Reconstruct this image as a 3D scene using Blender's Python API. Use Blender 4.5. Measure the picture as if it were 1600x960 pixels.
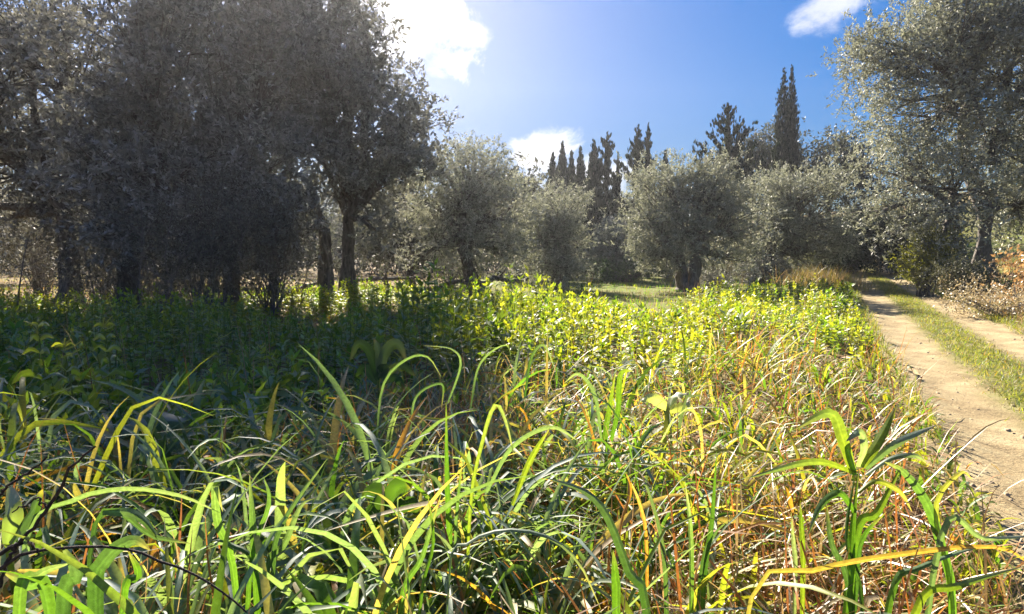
import bpy, math
import numpy as np
from mathutils import Vector

# ------------------------------------------------------------------ clear
for o in list(bpy.data.objects):
    bpy.data.objects.remove(o)
S = bpy.context.scene
COL = S.collection
rng = np.random.default_rng(7)
PI = math.pi

# ------------------------------------------------------------------ camera, sky, sun, exposure
CZ = 1.6
FPX = 978.0                      # focal length in photo pixels (1600 wide)
HOR = 400.0                      # row of the horizon in the photo
PITCH = math.atan((480 - HOR) / FPX)
cam_d = bpy.data.cameras.new('camera')
cam = bpy.data.objects.new('camera', cam_d)
COL.objects.link(cam)
cam.location = (0, 0, CZ)
cam.rotation_euler = (PI / 2 - PITCH, 0, 0)
cam_d.sensor_width = 36
cam_d.lens = 36 * FPX / 1600
cam_d.clip_start = 0.05
cam_d.clip_end = 3000
S.camera = cam

SUN_AZ = math.radians(-17.0)     # left of the view direction (+Y)
SUN_EL = math.radians(32.0)
SKY_STRENGTH = 0.05
SKY_TINT = (0.96, 0.93, 1.03)
SUN_STRENGTH = 4.2
EXPOSURE = 2.2
GLARE_HAZE = 0.0006

sun_dir = Vector((math.sin(SUN_AZ) * math.cos(SUN_EL), math.cos(SUN_AZ) * math.cos(SUN_EL), math.sin(SUN_EL)))
sl = bpy.data.lights.new('sun', 'SUN')
sl.energy = SUN_STRENGTH
sl.angle = math.radians(0.6)
sl.color = (1.0, 0.90, 0.74)
so = bpy.data.objects.new('sun', sl)
so.rotation_euler = sun_dir.to_track_quat('Z', 'Y').to_euler()
so.location = (0, 0, 60)
COL.objects.link(so)

S.view_settings.view_transform = 'Standard'
S.view_settings.look = 'None'
S.view_settings.exposure = EXPOSURE
S.view_settings.gamma = 1.0
S.cycles.max_bounces = 9
S.cycles.diffuse_bounces = 6
S.cycles.transmission_bounces = 4
S.cycles.volume_bounces = 0
S.cycles.caustics_reflective = False
S.cycles.caustics_refractive = False
S.cycles.sample_clamp_indirect = 6

def pxdir(px, py):
    """world direction through photo pixel (px, py), scaled so that Y = 1"""
    a, b = (px - 800) / FPX, (480 - py) / FPX
    y = math.cos(PITCH) + b * math.sin(PITCH)
    z = -math.sin(PITCH) + b * math.cos(PITCH)
    return np.array([a / y, 1.0, z / y])

def P(px, py, d):
    v = pxdir(px, py) * d
    v[2] += CZ
    return v

def make_world():
    w = bpy.data.worlds.new('World')
    S.world = w
    w.use_nodes = True
    nt = w.node_tree
    nt.nodes.clear()
    N = nt.nodes.new
    L = nt.links.new
    out = N('ShaderNodeOutputWorld')
    bg = N('ShaderNodeBackground')
    sky = N('ShaderNodeTexSky')
    sky.sky_type = 'NISHITA'
    sky.sun_disc = False
    sky.sun_elevation = SUN_EL
    sky.sun_rotation = SUN_AZ
    sky.air_density = 1.0
    sky.dust_density = 0.35
    sky.ozone_density = 2.2
    sky.altitude = 200
    tc = N('ShaderNodeTexCoord')
    mul = N('ShaderNodeMix'); mul.data_type = 'RGBA'; mul.blend_type = 'MULTIPLY'
    mul.inputs['Factor'].default_value = 1
    L(sky.outputs['Color'], mul.inputs['A'])
    k = SKY_STRENGTH
    mul.inputs['B'].default_value = (k * SKY_TINT[0], k * SKY_TINT[1], k * SKY_TINT[2], 1)
    cur = mul.outputs['Result']
    bw = N('ShaderNodeRGBToBW'); L(cur, bw.inputs[0])
    dv = N('ShaderNodeMath'); dv.operation = 'MULTIPLY_ADD'; L(bw.outputs[0], dv.inputs[0]); dv.inputs[1].default_value = 6.0; dv.inputs[2].default_value = 1.0
    vm = N('ShaderNodeVectorMath'); vm.operation = 'DIVIDE'; L(cur, vm.inputs[0]); L(dv.outputs[0], vm.inputs[1])
    hs = N('ShaderNodeHueSaturation'); hs.inputs['Saturation'].default_value = 1.62; L(vm.outputs[0], hs.inputs['Color'])
    cur = hs.outputs['Color']
    # wispy fbm shared by all clouds
    nz = N('ShaderNodeTexNoise'); nz.inputs['Scale'].default_value = 13.0
    nz.inputs['Detail'].default_value = 9; nz.inputs['Roughness'].default_value = 0.62
    nz.inputs['Distortion'].default_value = 0.4
    L(tc.outputs['Generated'], nz.inputs['Vector'])
    nz2 = N('ShaderNodeTexNoise'); nz2.inputs['Scale'].default_value = 11.0
    nz2.inputs['Detail'].default_value = 6
    L(tc.outputs['Generated'], nz2.inputs['Vector'])
    def M(op, a, b=None, c=None):
        n = N('ShaderNodeMath'); n.operation = op
        for i, v in enumerate((a, b, c)):
            if v is None: continue
            if isinstance(v, (int, float)): n.inputs[i].default_value = v
            else: L(v, n.inputs[i])
        return n.outputs[0]
    # direction (unit), radii in tangent space, strength of edge noise, sharpness
    clouds = [(635, 40, 92, 105, .8, 1.0), (500, -60, 150, 110, .8, 1.0), (730, 55, 36, 22, .5, 0.75), (845, 248, 58, 36, 0.9, 1.0), (905, 275, 70, 32, 0.8, 0.8),
              (1300, 2, 85, 34, 0.8, 0.62), (960, 330, 130, 40, .6, .6)]
    dirs = []
    for (px, py, rx, ry, amp, den) in clouds:
        v = Vector(pxdir(px, py)).normalized()
        dirs.append((v, rx / FPX, ry / FPX, amp, den))
    # unseen clouds added round the rest of the sky to lift the fill light
    r2 = np.random.default_rng(3)
    for i in range(13):
        az = math.radians(52 + i * 20.5 + r2.uniform(-7, 7)); el = math.radians(12 + 52 * ((i * .618) % 1))
        v = Vector((math.sin(az) * math.cos(el), math.cos(az) * math.cos(el), math.sin(el)))
        dirs.append((v, r2.uniform(.12, .26), r2.uniform(.08, .15), .9, .95))
    total = None
    for (v, rx, ry, amp, den) in dirs:
        right = Vector((v.y, -v.x, 0)).normalized()
        up = right.cross(v)
        d1 = N('ShaderNodeVectorMath'); d1.operation = 'DOT_PRODUCT'
        L(tc.outputs['Generated'], d1.inputs[0]); d1.inputs[1].default_value = right / rx
        d2 = N('ShaderNodeVectorMath'); d2.operation = 'DOT_PRODUCT'
        L(tc.outputs['Generated'], d2.inputs[0]); d2.inputs[1].default_value = up / ry
        d3 = N('ShaderNodeVectorMath'); d3.operation = 'DOT_PRODUCT'
        L(tc.outputs['Generated'], d3.inputs[0]); d3.inputs[1].default_value = v
        front = M('GREATER_THAN', d3.outputs['Value'], 0.3)
        rr = M('SQRT', M('ADD', M('POWER', M('ABSOLUTE', d1.outputs['Value']), 2.0), M('POWER', M('ABSOLUTE', d2.outputs['Value']), 2.0)))
        nn = M('MULTIPLY', M('SUBTRACT', nz.outputs['Fac'], 0.5), 4.6 * amp)
        e = M('ADD', M('SUBTRACT', 1.0, rr), nn)
        mr = N('ShaderNodeMapRange'); mr.interpolation_type = 'SMOOTHSTEP'
        L(e, mr.inputs['Value'])
        mr.inputs['From Min'].default_value = 0.0; mr.inputs['From Max'].default_value = 1.0
        m = M('MULTIPLY', M('MULTIPLY', mr.outputs['Result'], front), den)
        total = m if total is None else M('MAXIMUM', total, m)
    cr = N('ShaderNodeMix'); cr.data_type = 'RGBA'
    L(nz2.outputs['Fac'], cr.inputs['Factor'])
    cr.inputs['A'].default_value = (.14, .15, .18, 1)
    cr.inputs['B'].default_value = (.42, .40, .385, 1)
    mix = N('ShaderNodeMix'); mix.data_type = 'RGBA'
    L(total, mix.inputs['Factor'])
    L(cur, mix.inputs['A'])
    L(cr.outputs['Result'], mix.inputs['B'])
    L(mix.outputs['Result'], bg.inputs['Color'])
    bg.inputs['Strength'].default_value = 1.0
    L(bg.outputs[0], out.inputs['Surface'])
make_world()

# ------------------------------------------------------------------ helpers
def sstep(a, b, x):
    t = np.clip((x - a) / (b - a), 0, 1)
    return t * t * (3 - 2 * t)

TA = np.array([3.2, 4.3]); TT = np.array([0.454, 0.891]); TN = np.array([0.891, -0.454])
def track_su(x, y):
    return (x - TA[0]) * TN[0] + (y - TA[1]) * TN[1], (x - TA[0]) * TT[0] + (y - TA[1]) * TT[1]
TW = 2.45
def wav(x, y):
    return (np.sin(x * .9 + y * .37) * np.cos(y * .71 - x * .23) + .5 * np.sin(x * 2.1 - y * 1.3 + 1.0) * np.sin(y * 1.9 + .4))
def H(x, y):
    x = np.asarray(x, float); y = np.asarray(y, float)
    s, u = track_su(x, y)
    rise = 0.016 * np.clip(u - 8, 0, 60) * sstep(-9, 0, s)
    field = 0.16 * sstep(-0.1, -1.3, s)
    off = sstep(-.3, -2, s) + sstep(TW + .3, TW + 2, s)
    bank = .55 * sstep(TW + .2, TW + 2.4, s) + 7 * (1 - np.exp(-np.clip(s - TW - 2, 0, 200) * .025))
    hill = sstep(34, 62, y) * sstep(4, 26, x) * 4.5
    far = sstep(60, 190, np.hypot(x, y)) * 7
    ruts = -.035 * np.exp(-((s - .45) / .33) ** 2) - .035 * np.exp(-((s - 1.95) / .33) ** 2)
    return rise + field + bank + hill + far + ruts + off * .05 * wav(x, y) + .012 * wav(x * 3, y * 3)

def G(px, d):
    x = (px - 800) / FPX * d * (1 / math.cos(PITCH)) * math.cos(PITCH)
    return np.array([x, d, float(H(x, d))])

class MB:
    """collects quads (numpy) with a vertex colour; builds one mesh object"""
    def __init__(self):
        self.v = []; self.f = []; self.c = []; self.n = 0; self.m = []
    def add(self, v, f, c=(1, 1, 1), mi=0):
        v = np.asarray(v, float).reshape(-1, 3); f = np.asarray(f, np.int64).reshape(-1, 4)
        c = np.asarray(c, float)
        if c.ndim == 1: c = np.broadcast_to(c, (len(v), 3))
        self.v.append(v); self.f.append(f + self.n); self.c.append(c)
        self.m.append(np.full(len(f), mi, np.int32))
        self.n += len(v)
    def tris(self):
        return 2 * sum(len(f) for f in self.f)
    def mesh(self, name, mats, smooth=False, origin=None):
        v = np.concatenate(self.v); f = np.concatenate(self.f); c = np.concatenate(self.c); m = np.concatenate(self.m)
        if origin is not None: v = v - np.asarray(origin)
        me = bpy.data.meshes.new(name)
        me.vertices.add(len(v)); me.vertices.foreach_set('co', v.astype(np.float32).ravel())
        me.loops.add(f.size); me.loops.foreach_set('vertex_index', f.astype(np.int32).ravel())
        me.polygons.add(len(f))
        me.polygons.foreach_set('loop_start', np.arange(0, f.size, 4, dtype=np.int32))
        me.polygons.foreach_set('material_index', m)
        if smooth: me.polygons.foreach_set('use_smooth', np.ones(len(f), bool))
        at = me.color_attributes.new('Col', 'FLOAT_COLOR', 'POINT')
        at.data.foreach_set('color', np.hstack([c, np.ones((len(c), 1))]).astype(np.float32).ravel())
        for mm in (mats if isinstance(mats, (list, tuple)) else [mats]): me.materials.append(mm)
        me.update(calc_edges=True)
        return me
    def build(self, name, mats, parent=None, smooth=False, loc=None):
        origin = None
        if parent is not None: origin = parent['_o']
        elif loc is not None: origin = loc
        o = bpy.data.objects.new(name, self.mesh(name, mats, smooth, origin))
        COL.objects.link(o)
        if parent is not None: o.parent = parent
        elif loc is not None: o.location = loc
        return o

def tag(o, label=None, cat=None, group=None, kind=None):
    if label: o['label'] = label
    if cat: o['category'] = cat
    if group: o['group'] = group
    if kind: o['kind'] = kind
    return o
ROOTS = []
def thing(name, loc, label, cat, group=None):
    o = bpy.data.objects.new(name, None)
    o.empty_display_size = .2
    COL.objects.link(o)
    o.location = tuple(float(a) for a in loc)
    o['_o'] = [float(a) for a in loc]
    ROOTS.append(o)
    return tag(o, label, cat, group)

def norm(a):
    return a / (np.linalg.norm(a, axis=-1, keepdims=True) + 1e-12)

def tube(mb, pts, rad, n=8, col=(1, 1, 1), knob=0.0, r=None, mi=0):
    pts = np.asarray(pts, float); k = len(pts)
    rad = np.broadcast_to(np.asarray(rad, float), (k,))
    t = norm(np.gradient(pts, axis=0))
    ref = np.array([0.31, 0.95, 0.05])
    if abs(np.dot(t[0], ref)) > .9: ref = np.array([1., 0, 0])
    a = norm(np.cross(t, ref)); b = np.cross(t, a)
    th = np.linspace(0, 2 * PI, n, endpoint=False)
    R = rad[:, None] * np.ones((k, n))
    if knob:
        rr = r or rng
        ph = rr.uniform(0, 6.28, 4); zz = np.linspace(0, 1, k)[:, None] * 9
        R = R * (1 + knob * (np.sin(3 * th[None] + ph[0] + zz * .6) * .5 + np.sin(5 * th[None] + ph[1] - zz) * .35 + np.sin(2 * th[None] + zz * 1.4 + ph[2]) * .4 + rr.normal(0, .18, (k, n))))
    V = pts[:, None] + R[..., None] * (np.cos(th)[None, :, None] * a[:, None] + np.sin(th)[None, :, None] * b[:, None])
    i = np.arange(k - 1)[:, None] * n; j = np.arange(n)[None]; j2 = (j + 1) % n
    F = np.stack([i + j, i + j2, i + n + j2, i + n + j], -1).reshape(-1, 4)
    mb.add(V.reshape(-1, 3), F, col, mi)

def bez(p0, p1, p2, k):
    t = np.linspace(0, 1, k)[:, None]
    return (1 - t) ** 2 * np.asarray(p0) + 2 * t * (1 - t) * np.asarray(p1) + t * t * np.asarray(p2)

def spline(pts, k):
    """Catmull-Rom through the points"""
    p = np.asarray(pts, float)
    if len(p) == 2: return p[0] + (p[1] - p[0]) * np.linspace(0, 1, k)[:, None]
    q = np.vstack([2 * p[0] - p[1], p, 2 * p[-1] - p[-2]])
    t = np.linspace(0, len(p) - 1 - 1e-9, k); i = t.astype(int); u = (t - i)[:, None]
    a, b, c, d = q[i], q[i + 1], q[i + 2], q[i + 3]
    return .5 * (2 * b + (c - a) * u + (2 * a - 5 * b + 4 * c - d) * u ** 2 + (3 * b - a - 3 * c + d) * u ** 3)

def leaves(mb, base, ax, nrm, L, W, col, fold=.12, mi=0):
    """diamond leaves folded on the midrib: base point, axis, rough normal"""
    ax = norm(ax); sd = norm(np.cross(nrm, ax)); nn = np.cross(ax, sd)
    L = np.asarray(L)[:, None]; W = np.asarray(W)[:, None]
    tip = base + ax * L
    m1 = base + ax * L * .45 + sd * W * .5 + nn * W * fold
    m2 = base + ax * L * .45 - sd * W * .5 + nn * W * fold
    n = len(base)
    V = np.stack([base, m1, tip, m2], 1).reshape(-1, 3)
    F = np.arange(n * 4).reshape(n, 4)
    c = np.repeat(col, 4, 0)
    mb.add(V, F, c, mi)

def mixc(a, b, t):
    return np.asarray(a) * (1 - t) + np.asarray(b) * t

# ------------------------------------------------------------------ materials
def newmat(name):
    m = bpy.data.materials.new(name); m.use_nodes = True
    m.node_tree.nodes.clear()
    return m, m.node_tree.nodes.new, m.node_tree.links.new

def leaf_mat(name, under=(1, 1, 1), trans=.4, trans_tint=(1.4, 1.5, .5), rough=.4, gloss=.06, noise=0.0, dew=0.0):
    """thin leaf: diffuse upper/under side, light let through, waxy or wet gloss"""
    m, N, L = newmat(name)
    out = N('ShaderNodeOutputMaterial')
    at = N('ShaderNodeAttribute'); at.attribute_name = 'Col'
    geo = N('ShaderNodeNewGeometry')
    def mul(sock, c):
        x = N('ShaderNodeMix'); x.data_type = 'RGBA'; x.blend_type = 'MULTIPLY'; x.inputs['Factor'].default_value = 1
        L(sock, x.inputs['A']); x.inputs['B'].default_value = (*c, 1); return x.outputs['Result']
    base = at.outputs['Color']
    if noise:
        tc = N('ShaderNodeTexCoord'); nz = N('ShaderNodeTexNoise'); nz.inputs['Scale'].default_value = 90; nz.inputs['Detail'].default_value = 3
        L(tc.outputs['Object'], nz.inputs['Vector'])
        mr = N('ShaderNodeMapRange'); L(nz.outputs['Fac'], mr.inputs['Value'])
        mr.inputs['From Min'].default_value = .3; mr.inputs['From Max'].default_value = .7
        mr.inputs['To Min'].default_value = 1 - noise; mr.inputs['To Max'].default_value = 1 + noise
        x = N('ShaderNodeMix'); x.data_type = 'RGBA'; x.blend_type = 'MULTIPLY'; x.inputs['Factor'].default_value = 1
        L(base, x.inputs['A']); L(mr.outputs['Result'], x.inputs['B']); base = x.outputs['Result']
    sel = N('ShaderNodeMix'); sel.data_type = 'RGBA'
    L(geo.outputs['Backfacing'], sel.inputs['Factor'])
    L(base, sel.inputs['A']); L(mul(base, under), sel.inputs['B'])
    dc = sel.outputs['Result']
    if dew:   # fine beads of dew
        tc2 = N('ShaderNodeTexCoord'); n2 = N('ShaderNodeTexNoise'); n2.inputs['Scale'].default_value = 420; n2.inputs['Detail'].default_value = 2
        L(tc2.outputs['Object'], n2.inputs['Vector'])
        r2 = N('ShaderNodeMapRange'); L(n2.outputs['Fac'], r2.inputs['Value']); r2.inputs['From Min'].default_value = .54; r2.inputs['From Max'].default_value = .66
        r2.inputs['To Max'].default_value = dew
        x2 = N('ShaderNodeMix'); x2.data_type = 'RGBA'; L(r2.outputs['Result'], x2.inputs['Factor']); L(dc, x2.inputs['A']); x2.inputs['B'].default_value = (.46, .52, .50, 1)
        dc = x2.outputs['Result']
    df = N('ShaderNodeBsdfDiffuse'); L(dc, df.inputs['Color'])
    tr = N('ShaderNodeBsdfTranslucent'); L(mul(base, trans_tint), tr.inputs['Color'])
    mx = N('ShaderNodeMixShader'); mx.inputs[0].default_value = trans
    L(df.outputs[0], mx.inputs[1]); L(tr.outputs[0], mx.inputs[2])
    gl = N('ShaderNodeBsdfGlossy'); gl.inputs['Roughness'].default_value = rough
    gl.inputs['Color'].default_value = (1, 1, 1, 1)
    lw = N('ShaderNodeFresnel'); lw.inputs['IOR'].default_value = 1.4
    ml = N('ShaderNodeMath'); ml.operation = 'MULTIPLY_ADD'; L(lw.outputs[0], ml.inputs[0]); ml.inputs[1].default_value = gloss * 3.2; ml.inputs[2].default_value = gloss * .3
    ml.use_clamp = True
    mg = N('ShaderNodeMixShader'); L(ml.outputs[0], mg.inputs[0])
    L(mx.outputs[0], mg.inputs[1]); L(gl.outputs[0], mg.inputs[2])
    L(mg.outputs[0], out.inputs['Surface'])
    return m

def bark_mat(name, c1, c2, scale=14):
    m, N, L = newmat(name)
    out = N('ShaderNodeOutputMaterial'); pb = N('ShaderNodeBsdfPrincipled'); pb.inputs['Roughness'].default_value = .9
    tc = N('ShaderNodeTexCoord'); mp = N('ShaderNodeMapping'); mp.inputs['Scale'].default_value = (1, 1, .28)
    L(tc.outputs['Object'], mp.inputs['Vector'])
    nz = N('ShaderNodeTexNoise'); nz.inputs['Scale'].default_value = scale; nz.inputs['Detail'].default_value = 8; nz.inputs['Roughness'].default_value = .65
    L(mp.outputs[0], nz.inputs['Vector'])
    cr = N('ShaderNodeValToRGB'); L(nz.outputs['Fac'], cr.inputs['Fac'])
    cr.color_ramp.elements[0].position = .35; cr.color_ramp.elements[0].color = (*c1, 1)
    cr.color_ramp.elements[1].position = .68; cr.color_ramp.elements[1].color = (*c2, 1)
    L(cr.outputs['Color'], pb.inputs['Base Color'])
    bp = N('ShaderNodeBump'); bp.inputs['Strength'].default_value = .8; bp.inputs['Distance'].default_value = .04
    L(nz.outputs['Fac'], bp.inputs['Height']); L(bp.outputs[0], pb.inputs['Normal'])
    L(pb.outputs[0], out.inputs['Surface'])
    return m

def soil_mat(name, cols, scale=1.2, fine=26, bump=.6, dist=.03):
    m, N, L = newmat(name)
    out = N('ShaderNodeOutputMaterial'); pb = N('ShaderNodeBsdfPrincipled'); pb.inputs['Roughness'].default_value = .95
    pb.inputs['Specular IOR Level'].default_value = .15
    tc = N('ShaderNodeTexCoord')
    n1 = N('ShaderNodeTexNoise'); n1.inputs['Scale'].default_value = scale; n1.inputs['Detail'].default_value = 6; n1.inputs['Roughness'].default_value = .6
    n2 = N('ShaderNodeTexNoise'); n2.inputs['Scale'].default_value = fine; n2.inputs['Detail'].default_value = 8; n2.inputs['Roughness'].default_value = .7
    L(tc.outputs['Object'], n1.inputs['Vector']); L(tc.outputs['Object'], n2.inputs['Vector'])
    ad = N('ShaderNodeMix'); ad.data_type = 'FLOAT'; ad.inputs[0].default_value = .45
    L(n1.outputs['Fac'], ad.inputs[2]); L(n2.outputs['Fac'], ad.inputs[3])
    cr = N('ShaderNodeValToRGB'); L(ad.outputs[0], cr.inputs['Fac'])
    k = len(cols)
    cr.color_ramp.elements[0].position = .36; cr.color_ramp.elements[0].color = (*cols[0], 1)
    cr.color_ramp.elements[1].position = .66; cr.color_ramp.elements[1].color = (*cols[-1], 1)
    for i in range(1, k - 1):
        e = cr.color_ramp.elements.new(.36 + .30 * i / (k - 1)); e.color = (*cols[i], 1)
    at = N('ShaderNodeAttribute'); at.attribute_name = 'Col'
    xm = N('ShaderNodeMix'); xm.data_type = 'RGBA'; xm.blend_type = 'MULTIPLY'; xm.inputs['Factor'].default_value = 1
    L(cr.outputs['Color'], xm.inputs['A']); L(at.outputs['Color'], xm.inputs['B'])
    L(xm.outputs['Result'], pb.inputs['Base Color'])
    bp = N('ShaderNodeBump'); bp.inputs['Strength'].default_value = bump; bp.inputs['Distance'].default_value = dist
    L(n2.outputs['Fac'], bp.inputs['Height']); L(bp.outputs[0], pb.inputs['Normal'])
    L(pb.outputs[0], out.inputs['Surface'])
    return m

M_OLIVE = leaf_mat('olive_leaf', under=(1.6, 1.57, 1.6), trans=.34, trans_tint=(1.25, 1.25, 1.0), rough=.6, gloss=.022)
M_OAK = leaf_mat('dark_leaf', under=(1.6, 1.6, 1.6), trans=.25, trans_tint=(1.2, 1.2, .95), rough=.6, gloss=.02)
M_CYP = leaf_mat('cypress_leaf', trans=.15, trans_tint=(1.2, 1.3, .6), rough=.6, gloss=.02)
M_GRASS = leaf_mat('grass_blade', under=(.95, 1.0, 1.2), trans=.48, trans_tint=(1.65, 1.8, .5), rough=.55, gloss=.012, noise=.2, dew=.13)  # bluish sheen put into the colour of the blade undersides
M_WEED = leaf_mat('weed_leaf', under=(1.2, 1.2, 1.1), trans=.5, trans_tint=(2.2, 2.1, .4), rough=.55, gloss=.03)
M_DRY = leaf_mat('dry_blade', trans=.35, trans_tint=(1.3, 1.1, .8), rough=.5, gloss=.03, noise=.2)
M_BARK = bark_mat('olive_bark', (.045, .037, .032), (.20, .172, .15))
M_TWIG = bark_mat('grey_twig', (.07, .06, .055), (.19, .165, .15), 30)
M_BRAM = bark_mat('dark_bramble', (.018, .012, .012), (.07, .045, .04), 60)
M_POST = bark_mat('weathered_wood', (.16, .14, .11), (.42, .38, .31), 24)

# ------------------------------------------------------------------ ground and track
def axis(lo, hi, n, k):
    t = np.linspace(-1, 1, n)
    a = np.sinh(t * k) / np.sinh(k)
    return np.where(a < 0, -a * lo, a * hi)
def ground():
    xs = axis(-380, 380, 230, 5.2)
    ys = np.concatenate([-np.geomspace(40, .6, 16), np.linspace(0, 30, 150)[0:], np.geomspace(30.6, 620, 70)])
    X, Y = np.meshgrid(xs, ys)
    s, u = track_su(X, Y)
    Z = H(X, Y)
    Z -= .10 * sstep(-.15, .15, s) * sstep(TW + .15, TW - .15, s) * sstep(50, 46, u) * sstep(-14.5, -13, u)
    nx, ny = len(xs), len(ys)
    i = np.arange(ny - 1)[:, None] * nx; j = np.arange(nx - 1)[None]
    F = np.stack([i + j, i + j + 1, i + nx + j + 1, i + nx + j], -1).reshape(-1, 4)
    turf = sstep(-.16, -.04, X / np.maximum(Y, 1)) * sstep(12, 16, Y) * sstep(60, 45, Y) * (.75 + .25 * wav(X * .8, Y * .8))
    turf = np.clip(turf, 0, 1)[..., None]
    cc = 1 - turf * (1 - np.array([.75, 1.35, .42]))          # green turf under the middle olives
    mb = MB(); mb.add(np.stack([X, Y, Z], -1), F, cc.reshape(-1, 3))
    m = soil_mat('meadow_soil', [(.10, .055, .026), (.19, .115, .055), (.15, .125, .045), (.27, .19, .10)], 1.0, 20)
    tag(mb.build('ground', m, smooth=True), kind='structure')
    us = np.concatenate([np.linspace(-14, 14, 170), np.linspace(14.3, 47, 90)]); ss = np.linspace(-.3, TW + .3, 34)
    U, Q = np.meshgrid(us, ss, indexing='ij')
    wob = .12 * np.sin(U * .8) + .08 * np.sin(U * 2.1 + 1) + .05 * np.sin(U * 5.3)
    edge = np.abs(Q - TW / 2) / (TW / 2 + .3)
    Q2 = Q + wob * np.where(edge > .75, 1, 0) * np.where(Q > TW / 2, 1, -1)
    X = TA[0] + U * TT[0] + Q2 * TN[0]; Y = TA[1] + U * TT[1] + Q2 * TN[1]
    r = np.random.default_rng(11)
    Z = H(X, Y) + .012 * r.normal(0, .5, X.shape) - .05 * sstep(.9, 1.0, edge)
    nx = len(ss); i = np.arange(len(us) - 1)[:, None] * nx; j = np.arange(nx - 1)[None]
    F = np.stack([i + j, i + j + 1, i + nx + j + 1, i + nx + j], -1).reshape(-1, 4)[:, ::-1]
    mid = np.exp(-((Q - 1.27) / .47) ** 4) * (.85 + .25 * np.sin(U * 3.1) * np.sin(U * 1.3)) + sstep(.88, 1.0, edge) * .8
    mid = np.clip(mid + .12 * r.normal(0, 1, X.shape) * (mid > .1), 0, 1)
    cc = 1 - mid[..., None] * np.array([.60, .46, .80])      # turf and moss grown over the strip between the ruts
    mb = MB(); mb.add(np.stack([X, Y, Z], -1), F, cc.reshape(-1, 3))
    m = soil_mat('track_dirt', [(.18, .135, .075), (.31, .235, .13), (.38, .305, .175), (.46, .385, .24)], 2.1, 30, .9, .025)
    tag(mb.build('dirt_track', m, smooth=True), kind='structure')
ground()

# ------------------------------------------------------------------ trees
def lobe(px, py, d, rx, ry, rd=None):
    c = P(px, py, d); k = d / FPX
    m = .05
    return (c, np.maximum(np.array([rx * k, (rd if rd is not None else rx) * k, ry * k]) - m, .2))

def crown_points(lobes, n, r, shell=.45):
    vol = np.array([np.prod(l[1]) ** .8 for l in lobes]); vol /= vol.sum()
    idx = r.choice(len(lobes), n, p=vol)
    dirs = norm(r.normal(size=(n, 3))); rad = r.uniform(0, 1, n) ** shell
    C = np.array([l[0] for l in lobes])[idx]; R = np.array([l[1] for l in lobes])[idx]
    return C + dirs * R * rad[:, None], dirs, idx, rad

def sprays(mb, cen, out, r, per, leaf_n, slen, L, W, cols, spread, up=.35, droop=0.0, mi=0):
    """leafy twigs round each clump centre"""
    n = len(cen)
    c = np.repeat(cen, per, 0) + r.normal(0, spread, (n * per, 3)) * np.array([1, 1, .85])
    ax = norm(np.repeat(out, per, 0) * .7 + r.normal(0, .75, (n * per, 3)) + np.array([0, 0, up]))
    N = len(c)
    ln = slen * r.uniform(.5, 1.3, N)
    t = (np.arange(leaf_n) + .5) / leaf_n
    pos = c[:, None] + ax[:, None] * (t[None, :, None] * ln[:, None, None])
    pos[..., 2] -= (droop * ln[:, None] * t[None] ** 2)
    pos = pos.reshape(-1, 3) + r.normal(0, L * .12, (N * leaf_n, 3))
    a2 = np.repeat(ax, leaf_n, 0)
    la = norm(a2 * .8 + r.normal(0, .65, a2.shape))
    nn = norm(r.normal(0, 1, a2.shape) + np.array([0, 0, .6]))
    K = len(pos)
    tone = np.repeat(r.uniform(0, 1, N), leaf_n) * .6 + r.uniform(0, 1, K) * .4
    col = mixc(np.asarray(cols[0])[None], np.asarray(cols[1])[None], tone[:, None]) * np.repeat(np.repeat(r.uniform(.72, 1.22, n), per), leaf_n)[:, None]
    leaves(mb, pos, la, nn, L * r.uniform(.65, 1.25, K), W * r.uniform(.7, 1.25, K), col, mi=mi)

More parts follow.
